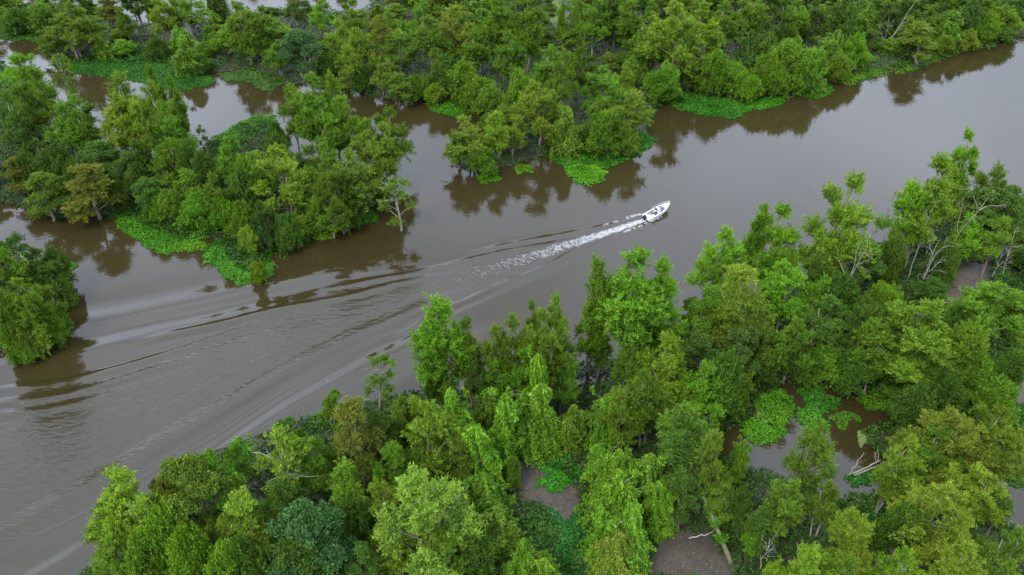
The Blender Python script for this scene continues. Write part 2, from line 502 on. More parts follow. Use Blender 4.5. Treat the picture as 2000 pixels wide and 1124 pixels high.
# crest lines read off the photograph: (points, height, half width, how many following ripples)
CRESTS = [
    ([(1248, 430), (1150, 449), (1015, 474), (900, 500)], 0.10, 0.55),
    ([(1130, 468), (985, 492), (880, 517), (790, 536), (690, 553), (580, 575)], 0.13, 0.6),
    ([(880, 530), (780, 552), (660, 583), (560, 603), (425, 634), (330, 655), (200, 690)], 0.14, 0.65),
    ([(590, 608), (500, 633), (400, 665), (265, 709), (150, 738), (40, 757), (-80, 775)], 0.14, 0.65),
    ([(420, 690), (300, 722), (150, 764), (0, 790), (-120, 806)], 0.13, 0.65),
    ([(300, 745), (160, 785), (40, 806), (-100, 826)], 0.10, 0.7),
    ([(1248, 440), (1140, 482), (1040, 533), (970, 560), (870, 602), (800, 636), (735, 668)], 0.14, 0.6),
    ([(985, 557), (870, 606), (800, 642), (740, 670)], 0.12, 0.55),
    ([(760, 668), (640, 720), (540, 775), (430, 848), (300, 925), (180, 1000), (0, 1090), (-120, 1150)], 0.075, 0.9),
    ([(640, 650), (480, 715), (330, 790), (200, 850)], 0.05, 0.5),
    ([(760, 610), (600, 690), (450, 770), (300, 850)], 0.05, 0.5),
    ([(600, 710), (450, 795), (300, 885), (120, 985)], 0.06, 0.5),
    ([(820, 500), (600, 538), (400, 585), (200, 625), (-60, 660)], 0.12, 2.4),
    ([(700, 570), (500, 612), (300, 655), (100, 700), (-80, 735)], 0.16, 2.0),
    ([(960, 610), (800, 690), (640, 770), (500, 855), (380, 940)], 0.13, 2.0),
    ([(1000, 540), (860, 588), (700, 656), (520, 746), (330, 856), (120, 980), (-80, 1085)], 0.16, 1.3),
    ([(900, 620), (760, 690), (620, 760), (470, 855), (330, 945), (200, 1030), (60, 1110)], 0.12, 1.5),
    ([(260, 1010), (140, 1090), (0, 1170)], 0.18, 1.2),
]
wx = np.arange(-100, 42.01, 0.3); wy = np.arange(52, 186.01, 0.3)
WX, WY = np.meshgrid(wx, wy)
WP = np.stack([WX.ravel(), WY.ravel()], 1)

def wake_height(P):
    h = np.zeros(len(P))
    wob = 0.35 * vnoise(P, 0.12, 31, 2)
    for i, (pts, a, s) in enumerate(CRESTS):
        c = curve(pts, 26)
        side, fr = line_coords(P, c)
        env = np.clip(np.minimum(fr, 1 - fr) * 4.5, 0, 1); env = env * env * (3 - 2 * env)
        q = (side + wob) / s
        h += (1.1 if s < 0.9 else 1.55) * a * env * (np.exp(-q * q) - 0.45 * np.exp(-((np.abs(q) - 1.9) / 1.0) ** 2))
    edge = np.minimum.reduce([P[:, 0] + 100, 42 - P[:, 0], P[:, 1] - 52, 186 - P[:, 1]])
    return h * np.clip(edge / 6.0, 0, 1)

UP = [(1245, 430), (1015, 474), (700, 550), (425, 634), (265, 709), (-100, 790)]
LO = [(1245, 440), (1040, 533), (870, 602), (640, 706), (300, 925), (-100, 1150)]
VPOLY = np.vstack([curve(UP, 30), curve(LO, 30)[::-1]])
WZ = wake_height(WP)
vs = sdf(WP, VPOLY)
# short chop inside the V
AX = curve([(1250, 437), (1080, 488), (890, 550), (600, 665), (300, 800), (-100, 960)], 40)
aside, afrac = line_coords(WP, AX)
chop = np.clip(vs / 3.0, 0, 1)
alen = float(np.linalg.norm(np.diff(AX, axis=0), axis=1).sum())
run = afrac * alen
patch = np.clip(0.45 + 0.9 * vnoise(WP, 0.09, 77, 2), 0, 1)
for kk, sl, am in ((4.3, 0.20, 0.012), (3.1, 0.33, 0.012), (5.2, 0.05, 0.007)):
    ph = kk * (np.abs(aside) - sl * run) + 2.4 * vnoise(WP, 0.13, 3 + int(kk * 10), 3)
    WZ += chop * patch * am * np.sin(ph) * np.clip(1.25 - afrac * 0.6, 0, 1)
WZ += chop * 0.018 * vnoise(WP, 0.9, 41, 2)
WZ *= np.clip(np.minimum.reduce([WP[:, 0] + 100, 42 - WP[:, 0], WP[:, 1] - 52, 186 - WP[:, 1]]) / 3.0, 0, 1)
ruff = np.clip(vs / 2.5, 0, 1) * 0.8
nxw, nyw = len(wx), len(wy)
ii = (np.arange(nyw - 1)[:, None] * nxw + np.arange(nxw - 1)[None, :]).ravel()
wf = np.stack([ii, ii + 1, ii + 1 + nxw, ii + nxw], 1)
x0, x1, y0, y1 = wx[0], wx[-1], wy[0], wy[-1]
B = 6000.0
ov = np.array([[-B, -300, 0], [B, -300, 0], [B, B, 0], [-B, B, 0], [x0, y0, 0], [x1, y0, 0], [x1, y1, 0], [x0, y1, 0]])
nb = len(WP)
of = np.array([[0, 1, 5, 4], [1, 2, 6, 5], [2, 3, 7, 6], [3, 0, 4, 7]]) + nb
wv = np.vstack([np.column_stack([WP, WZ]), ov])
water = link('water', mesh_np('water', wv, np.vstack([wf, of]), M_WATER, tone=np.concatenate([ruff, np.zeros(8)]), smooth=True))
tag(water, 'muddy brown river water reflecting a grey sky', kind='structure')

def water_z(P):
    ix = np.clip(((P[:, 0] - x0) / 0.3).round().astype(int), 0, nxw - 1)
    iy = np.clip(((P[:, 1] - y0) / 0.3).round().astype(int), 0, nyw - 1)
    return WZ[iy * nxw + ix]

# foam of the propeller trail: small flakes, cell by cell, thick behind the boat and torn into arcs further back
FX = curve([(1266, 428), (1180, 457), (1080, 488), (1000, 514), (940, 531), (870, 553), (800, 575)], 60)
flen = float(np.linalg.norm(np.diff(FX, axis=0), axis=1).sum())
seg = np.linalg.norm(np.diff(FX, axis=0), axis=1); fcum = np.concatenate([[0], np.cumsum(seg)])
def along(s, v):
    cx = np.interp(s, fcum, FX[:, 0]); cy = np.interp(s, fcum, FX[:, 1])
    e = 0.4
    tx = np.interp(s + e, fcum, FX[:, 0]) - np.interp(s - e, fcum, FX[:, 0])
    ty = np.interp(s + e, fcum, FX[:, 1]) - np.interp(s - e, fcum, FX[:, 1])
    n = np.hypot(tx, ty) + 1e-9
    return np.stack([cx - ty / n * v, cy + tx / n * v], 1)
ds = 0.085
S, V = np.meshgrid(np.arange(0.4, flen - 0.5, ds), np.arange(-3.4, 3.41, ds))
S, V = S.ravel(), V.ravel()
fr = S / flen
half = 0.45 + 1.75 * np.clip(fr * 1.4, 0, 1) ** 0.9
SV = np.stack([S, V], 1)
n_big = vnoise(SV, 0.55, 21, 3)
vv = V / half
arc = S * 1.0 + 0.9 * vv * vv * half * np.sign(vv + 0.4) + 1.2 * n_big
ridge = (1 - np.abs(((arc / 0.85) % 1.0) * 2 - 1)) ** 1.5
web = 1 - np.abs(vnoise(SV, 0.8, 51, 3)) * 3.2
f = 1.32 - 1.45 * fr ** 0.9 - 0.9 * np.abs(vv) ** 3 + 0.75 * np.maximum(ridge * 0.8, web) + 0.35 * vnoise(SV, 2.4, 61, 2)
prob = np.clip((f - 0.42) * 0.66, 0, 0.85) * np.clip(0.35 + 0.9 * np.maximum(ridge * 0.9, web) + np.clip(1.0 - fr * 2.6, 0, 1), 0, 1) * np.clip((1.25 - np.abs(vv)) * 3, 0, 1) * np.clip((1 - fr) * 2.0, 0, 1)
keep = rng.random(len(S)) < prob
def flakes(C, size, jit=0.5):
    n = len(C)
    a = rng.random(n) * 6.283
    k = 5
    r = size * (0.6 + 0.8 * rng.random((n, k)))
    ang = a[:, None] + np.arange(k)[None, :] * (2 * math.pi / k)
    P = C[:, None, :] + np.stack([np.cos(ang) * r, np.sin(ang) * r], 2)
    z = water_z(C)[:, None] + 0.02 + 0.05 * rng.random((n, 1)) + np.zeros((1, k))
    v = np.concatenate([P, z[:, :, None]], 2).reshape(-1, 3)
    return v, np.arange(n * k).reshape(n, k)
C = along(S[keep], V[keep]) + rng.normal(0, 0.03, (keep.sum(), 2))
sz = 0.046 * np.clip(1.25 - fr[keep] * 0.75, 0.5, 1.2)
v1, f1 = flakes(C, sz[:, None])
foam = link('wake_foam', mesh_np('wake_foam', v1, f1, M_FOAM))
tag(foam, 'white propeller foam trailing behind the boat', 'foam', kind='stuff')

# ------------------------------------------------------------------ foliage prototypes
def unit(v):
    return v / np.maximum(np.linalg.norm(v, axis=-1, keepdims=True), 1e-9)

def leaf_quads(P, D, Ln, Wd, tone, normal=None, flat=0.0, tri=True):
    """pointed leaf sprays: diamonds of length Ln along D"""
    n = len(P)
    r = rng.normal(size=(n, 3))
    if normal is not None:
        r = unit(r) * (1 - flat) + normal * flat
        side = unit(np.cross(D, r))
    else:
        side = unit(np.cross(D, r))
    Ln = np.broadcast_to(Ln, (n,))[:, None]; Wd = np.broadcast_to(Wd, (n,))[:, None]
    if tri:
        v = np.stack([P + side * Wd, P + D * Ln, P - side * Wd], 1).reshape(-1, 3)
        return v, np.arange(n * 3).reshape(n, 3), np.repeat(tone, 3)
    mid = P + D * Ln * 0.45
    nrm = np.cross(side, D)
    v = np.stack([P, mid + side * Wd + nrm * Wd * 0.25, P + D * Ln, mid - side * Wd + nrm * Wd * 0.25], 1).reshape(-1, 3)
    f = np.arange(n * 4).reshape(n, 4)
    return v, f, np.repeat(tone, 4)

def clump_leaves(C, R, per, Ln, Wd, droop=0.0, up_bias=0.25, zsq=0.8):
    """C clump centres, R clump radii: per leaves on each"""
    k = len(C)
    idx = np.repeat(np.arange(k), per)
    n = len(idx)
    u = unit(rng.normal(size=(n, 3)))
    u[:, 2] = np.where((u[:, 2] < -0.2) & (rng.random(n) < 0.55), -u[:, 2], u[:, 2])
    rho = 0.25 + 1.12 * rng.beta(2.2, 1.9, n)
    P = C[idx] + u * (R[idx] * rho)[:, None] * np.array([1, 1, zsq])
    D = unit(u * 0.55 + rng.normal(size=(n, 3)) * 0.6 + np.array([0, 0, up_bias - droop]))
    ct = rng.random(k)
    tone = np.clip(0.5 + 0.38 * (ct[idx] - 0.5) + rng.normal(0, 0.17, n), 0, 1)
    L_ = Ln * (0.6 + 0.8 * rng.random(n)); W_ = Wd * (0.7 + 0.6 * rng.random(n))
    return leaf_quads(P, D, L_, W_, tone)

def shoot_leaves(c, r, zs, n_sh, per, Ln, Wd, rise=0.5, flat=1.0, spread=0.13):
    """a plume of leafy shoots fanning out of point c"""
    u = unit(rng.normal(size=(n_sh, 3)))
    u[:, 2] = np.where((u[:, 2] < -0.1) & (rng.random(n_sh) < 0.7), -u[:, 2], u[:, 2])
    st = c + u * r * np.array([1, 1, zs]) * rng.uniform(0.1, 0.55, (n_sh, 1))
    d = unit(u * np.array([1, 1, flat]) + np.array([0, 0, rise]) + rng.normal(size=(n_sh, 3)) * 0.28)
    ln = r * rng.uniform(0.55, 1.40, n_sh) * (1 + (zs - 1) * np.abs(d[:, 2]))
    idx = np.repeat(np.arange(n_sh), per)
    n = len(idx)
    t = rng.random(n) ** 0.8
    sag = np.zeros((n, 3)); sag[:, 2] = -(t ** 2) * ln[idx] * rng.uniform(0.0, 0.35, n_sh)[idx]
    w = spread * (0.55 + 0.9 * np.sin(np.clip(t, 0.05, 0.95) * math.pi)) * (0.5 + 0.5 * r)
    P = st[idx] + d[idx] * (t * ln[idx])[:, None] + sag + rng.normal(size=(n, 3)) * w[:, None]
    D = unit(d[idx] * 0.7 + rng.normal(size=(n, 3)) * 0.6)
    ct = rng.random(n_sh); lt = rng.random()
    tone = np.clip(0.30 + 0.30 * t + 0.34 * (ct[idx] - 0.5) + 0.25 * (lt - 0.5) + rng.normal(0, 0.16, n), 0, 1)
    return leaf_quads(P, D, Ln * (0.6 + 0.8 * rng.random(n)), Wd * (0.7 + 0.6 * rng.random(n)), tone)

def merge(parts):
    vs_, fs, ts = [], [], []; o = 0
    for v, f, t in parts:
        vs_.append(v); fs.append(f + o); ts.append(t); o += len(v)
    return np.vstack(vs_), np.vstack(fs), np.concatenate(ts)

def bend(a, b, sag=0.0, n=5, wob=0.2):
    a, b = np.array(a, float), np.array(b, float)
    t = np.linspace(0, 1, n)[:, None]
    p = a * (1 - t) + b * t
    p[:, 2] += sag * np.sin(t[:, 0] * math.pi)
    w = rng.normal(0, wob, (n, 3)); w[0] = 0; w[-1] = 0
    return p + w

SHOOTS = {'willow': (36, 56, 0.62, 1.0, 0.12), 'tall': (34, 56, 0.8, 1.0, 0.11), 'cypress': (42, 50, 0.12, 0.35, 0.11), 'sparse': (20, 34, 0.45, 1.0, 0.12), 'shrub': (44, 46, 0.5, 1.0, 0.14)}
def tree_proto(kind, idx):
    """returns dict(trunk, crown, h, w): a tree standing at the origin"""
    parts = []; tr = MB()
    H = 16.0
    if kind == 'willow':
        R = rng.uniform(3.3, 4.2); nl = rng.integers(11, 15); zlo, zhi = 0.30, 0.90
        lr = (0.24, 0.38); subs, per, Ln, Wd, droop = 15, 165, 0.30, 0.06, 0.0
        prof = lambda t: (0.35 + 0.75 * math.sin(min(1, 0.15 + t) * math.pi * 0.93)) 
    elif kind == 'tall':
        R = rng.uniform(2.3, 2.8); nl = rng.integers(11, 14); zlo, zhi = 0.26, 0.90
        lr = (0.34, 0.50); subs, per, Ln, Wd, droop = 14, 165, 0.30, 0.06, -0.1
        prof = lambda t: 0.95 - 0.55 * t
    elif kind == 'cypress':
        R = rng.uniform(3.4, 4.0); nl = rng.integers(10, 13); zlo, zhi = 0.18, 0.92
        lr = (0.30, 0.44); subs, per, Ln, Wd, droop = 16, 150, 0.29, 0.058, 0.10
        prof = lambda t: 1.1 - 0.85 * t
    elif kind == 'broad':
        R = rng.uniform(3.8, 4.6); nl = rng.integers(8, 11); zlo, zhi = 0.35, 0.88
        lr = (0.36, 0.48); subs, per, Ln, Wd, droop = 17, 120, 0.31, 0.125, 0.15
        prof = lambda t: (0.4 + 0.7 * math.sin(min(1, 0.2 + t) * math.pi * 0.9))
    elif kind == 'sparse':
        R = rng.uniform(3.4, 4.0); nl = rng.integers(9, 12); zlo, zhi = 0.30, 0.93
        lr = (0.26, 0.38); subs, per, Ln, Wd, droop = 10, 75, 0.34, 0.07, 0.05
        prof = lambda t: 0.95 - 0.35 * t
    elif kind == 'shrub':
        H = 6.0
        R = rng.uniform(3.0, 3.8); nl = rng.integers(9, 12); zlo, zhi = 0.15, 0.72
        lr = (0.36, 0.50); subs, per, Ln, Wd, droop = 12, 125, 0.29, 0.085, 0.05
        prof = lambda t: 1.05 - 0.6 * t
    lean = rng.normal(0, 0.05, 2) * H
    lobes = []
    a0 = rng.random() * 6.28
    for i in range(nl):
        t = 1.0 if i == 0 else ((i - 0.5) / (nl - 1) + rng.normal(0, 0.06))
        t = min(1.0, max(0.0, 1 - t)) if i else 1.0
        r = R * rng.uniform(*lr) * (0.85 if t > 0.9 else 1.0)
        a = a0 + i * 2.4 + rng.normal(0, 0.3)
        rad = R * prof(t) * rng.uniform(0.55, 0.85) if i else 0.15 * R * rng.random()
        z = H * (zlo + (zhi - zlo) * t)
        if i == 0: z = H - r * 1.1
        if kind in ('willow', 'tall') and i:
            upper = i <= nl * 0.62                       # plumes of the dome, then the lower skirt
            q = math.sqrt((i + rng.random()) / (nl * 0.62)) if upper else rng.uniform(0.35, 1.0)
            rad = R * 0.90 * q
            z = H * (0.92 - 0.40 * q ** 1.6 + rng.normal(0, 0.045)) - r * 0.6 if upper else H * rng.uniform(zlo, 0.55)
            if not upper: r *= 0.85
        lobes.append((np.array([math.cos(a) * rad + lean[0] * z / H, math.sin(a) * rad + lean[1] * z / H, z]), r))
    nst = {'willow': 2, 'tall': 3, 'cypress': 1, 'broad': 2, 'sparse': 1, 'shrub': 4}[kind]
    stems = []
    for s in range(nst):
        a = rng.random() * 6.28; off = 0.0 if nst == 1 else rng.uniform(0.25, 0.7)
        base = np.array([math.cos(a) * off, math.sin(a) * off, -1.0])
        top = np.array([math.cos(a) * off * 2.2 + lean[0] * 0.8, math.sin(a) * off * 2.2 + lean[1] * 0.8, H * (0.86 if kind != 'shrub' else 0.5)])
        p = bend(base, top, 0, 8, 0.14 if kind != 'shrub' else 0.1)
        r0 = {'willow': 0.26, 'tall': 0.2, 'cypress': 0.32, 'broad': 0.26, 'sparse': 0.26, 'shrub': 0.09}[kind]
        tr.tube(p, [r0 * (1 - 0.86 * k / 7) * (1.35 if k == 0 else 1) for k in range(8)], 7)
        stems.append(p)
    # draw each lobe: limb to it, twigs to its clumps, leaves on the clumps
    for (c, r) in lobes:
        st = stems[rng.integers(0, nst)]
        zt = c[2] - (1.2 + 1.6 * np.hypot(c[0], c[1]) * 0.5) * (1 if kind != 'shrub' else 0.3)
        zt = min(max(zt, H * 0.10), st[-1][2])
        j = np.array([np.interp(zt, st[:, 2], st[:, 0]), np.interp(zt, st[:, 2], st[:, 1]), zt])
        lp = bend(j, c, 0.25, 5, 0.12)
        lr0 = 0.10 if kind != 'shrub' else 0.045
        tr.tube(lp, [lr0 * (1 - 0.17 * k) for k in range(5)], 5)
        u = unit(rng.normal(size=(subs, 3)))
        u[:, 2] = np.abs(u[:, 2]) * 0.9 - 0.25
        u = unit(u)
        zs = {'cypress': 0.6, 'willow': 1.5, 'tall': 1.7}.get(kind, 0.85)
        cc = c + u * r * np.array([1, 1, zs]) * rng.uniform(0.6, 1.05, (subs, 1))
        cr = r * rng.uniform(0.30, 0.50, subs)
        if kind == 'cypress': cr *= 0.95
        for q in cc[:6 if kind not in ('sparse',) else 9]:
            tr.tube(bend(c - np.array([0, 0, r * 0.2]), q, 0.1, 3, 0.06), [0.045, 0.03, 0.014], 4, cap=False)
        if kind in SHOOTS:
            n_sh, pr_, rise, flat, sp_ = SHOOTS[kind]
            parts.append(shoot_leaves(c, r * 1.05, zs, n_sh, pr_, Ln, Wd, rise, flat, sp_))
        else:
            parts.append(clump_leaves(cc, cr, per, Ln, Wd, droop=droop, zsq=0.8))
    if kind in ('willow', 'tall'):                  # leafy shoots all the way up the stems
        for st in stems:
            k = 7
            zz = rng.uniform(zlo * 0.9, 0.86, k) * H
            cc = np.stack([np.interp(zz, st[:, 2], st[:, 0]), np.interp(zz, st[:, 2], st[:, 1]), zz], 1) + rng.normal(0, 0.55, (k, 3))
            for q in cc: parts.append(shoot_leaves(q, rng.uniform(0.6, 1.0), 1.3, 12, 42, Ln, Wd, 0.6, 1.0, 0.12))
    if kind == 'sparse':
        for q in range(10):                         # bare pale boughs
            zt = H * rng.uniform(0.25, 0.9); st = stems[0]
            j = np.array([np.interp(zt, st[:, 2], st[:, 0]), np.interp(zt, st[:, 2], st[:, 1]), zt])
            a = rng.random() * 6.28; ln = R * rng.uniform(0.7, 1.15)
            e = j + np.array([math.cos(a) * ln, math.sin(a) * ln, rng.uniform(0.3, 2.0)])
            tr.tube(bend(j, e, 0.3, 5, 0.15), [0.10, 0.075, 0.055, 0.035, 0.015], 5)
    v, f, t = merge(parts)
    cm = M_BROAD if kind == 'broad' else M_LEAF
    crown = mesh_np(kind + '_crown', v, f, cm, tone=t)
    bark = {'sparse': M_PALE, 'cypress': M_BARK, 'tall': M_BARK, 'willow': M_PALE if idx % 2 else M_BARK, 'broad': M_BARK, 'shrub': M_BARK}[kind]
    trunk = tr.mesh(kind + '_trunk', bark)
    xy = np.abs(v[:, :2]); w = 2 * float(np.percentile(np.hypot(v[:, 0], v[:, 1]), 93))
    return dict(trunk=trunk, crown=crown, h=float(np.percentile(v[:, 2], 99.7)), w=w)

def vine_proto(idx):
    """a dead or living tree wholly cloaked in climbing vine: hung curtains over poles"""
    parts = []; tr = MB(); H = 11.0
    posts = []
    for i in range(rng.integers(4, 7)):
        a = rng.random() * 6.28; d = rng.uniform(0.4, 2.6) if i else 0.0
        h = H * (1.0 if i == 0 else rng.uniform(0.35, 0.85))
        r = rng.uniform(0.9, 1.6)
        posts.append((math.cos(a) * d, math.sin(a) * d, h, r))
    for (x, y, h, r) in posts:
        lx, ly = rng.normal(0, 0.6, 2)
        tr.tube([(x, y, -0.8), (x + lx * 0.3, y + ly * 0.3, h * 0.5), (x + lx, y + ly, h * 0.97)], [0.2, 0.14, 0.05], 6)
        n = int(600 * h * (0.5 + 0.5 * r))
        t = rng.random(n) ** 0.85
        ang = rng.random(n) * 6.283
        k1, k2 = rng.integers(2, 5), rng.random() * 6.28
        flare = (1 - t) ** 1.4 * 0.9 + 0.55 + 0.35 * np.sin(t * 9 + k2) * (1 - t * 0.5)
        rr = r * flare * (1 + 0.30 * np.sin(ang * k1 + k2 + t * 3) + 0.22 * np.sin(ang * 7 + t * 11))
        rr *= np.where(t > 0.9, np.sqrt(np.clip((1.0 - t) / 0.1, 0.02, 1)), 1)
        rr *= 0.70 + 0.36 * rng.random(n)
        ragged = vnoise(np.stack([ang * r * 1.3 + i * 17.0, t * h], 1), 0.75, 90 + idx, 3)
        rr *= 1 + 0.55 * ragged
        keepv = ragged > -0.30
        P = np.stack([x + lx * t + np.cos(ang) * rr, y + ly * t + np.sin(ang) * rr, t * h], 1)
        out = np.stack([np.cos(ang), np.sin(ang), 0.35 + 0 * ang], 1)
        D = unit(np.stack([np.cos(ang) * 0.6, np.sin(ang) * 0.6, -0.55 + 0 * ang], 1) + rng.normal(size=(n, 3)) * 0.45)
        tone = np.clip(0.5 + 0.22 * np.sin(ang * 5 + t * 13) + rng.normal(0, 0.2, n), 0, 1)
        tone = np.clip(tone + 0.25 * ragged, 0, 1)
        P, D, out, tone = P[keepv], D[keepv], out[keepv], tone[keepv]; n = len(P)
        parts.append(leaf_quads(P, D, 0.30 * (0.6 + 0.8 * rng.random(n)), 0.12 * (0.7 + 0.6 * rng.random(n)), tone, unit(out), 0.35))
        for q in range(3):                              # dead stems stick out of the cloak
            bz = h * rng.uniform(0.3, 0.95); a_ = rng.random() * 6.28; l_ = r * rng.uniform(1.2, 2.2)
            e_ = np.array([x + math.cos(a_) * l_, y + math.sin(a_) * l_, bz + rng.uniform(-0.2, 1.2)])
            tr.tube(bend((x, y, bz), e_, 0.1, 4, 0.1), [0.06, 0.045, 0.03, 0.012], 5)
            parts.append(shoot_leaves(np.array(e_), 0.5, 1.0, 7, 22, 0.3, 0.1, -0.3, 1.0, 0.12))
    for k in range(14):                               # tufts that break the curtain
        x, y, h, r = posts[rng.integers(0, len(posts))]
        c = np.array([[x + rng.normal(0, 1.0), y + rng.normal(0, 1.0), h * rng.uniform(0.25, 1.0)]])
        parts.append(clump_leaves(c, np.array([rng.uniform(0.5, 0.95)]), 130, 0.36, 0.11, droop=0.3))
    v, f, t = merge(parts)
    crown = mesh_np('vine_cloak', v, f, M_BROAD, tone=t)
    return dict(trunk=tr.mesh('vine_trunk', M_BARK), crown=crown, h=float(np.percentile(v[:, 2], 99.7)), w=2 * float(np.percentile(np.hypot(v[:, 0], v[:, 1]), 93)))

PROTO = {}
for kind, n in (('willow', 7), ('tall', 4), ('cypress', 3), ('broad', 4), ('sparse', 3), ('shrub', 5)):
    PROTO[kind] = [tree_proto(kind, i) for i in range(n)]
PROTO['vine'] = [vine_proto(i) for i in range(5)]

TONES = {   # leaf colour, word for the label
    'g': ((0.100, 0.195, 0.016), 'mid green'), 'y': ((0.145, 0.238, 0.020), 'yellow green'), 'l': ((0.110, 0.240, 0.015), 'bright lime green'),
    'o': ((0.112, 0.190, 0.019), 'olive green'), 'd': ((0.064, 0.130, 0.017), 'dark green'), 'r': ((0.130, 0.155, 0.020), 'rusty olive'),
    't': ((0.044, 0.104, 0.028), 'bluish green'), 'p': ((0.185, 0.270, 0.036), 'pale yellowish'),
}
KINDS = {'W': ('willow', 'willow_tree', 'billowy willow', 'tree'), 'T': ('tall', 'slender_willow', 'slender willow', 'tree'),
         'C': ('cypress', 'cypress_tree', 'feathery cypress', 'tree'), 'B': ('broad', 'broadleaf_tree', 'broadleaf tree', 'tree'),
         'P': ('sparse', 'sparse_tree', 'thin bare boughed tree', 'tree'), 'S': ('shrub', 'shrub', 'spreading shrub', 'shrub'),
         'V': ('vine', 'vine_covered_tree', 'vine tree', 'vine covered tree')}
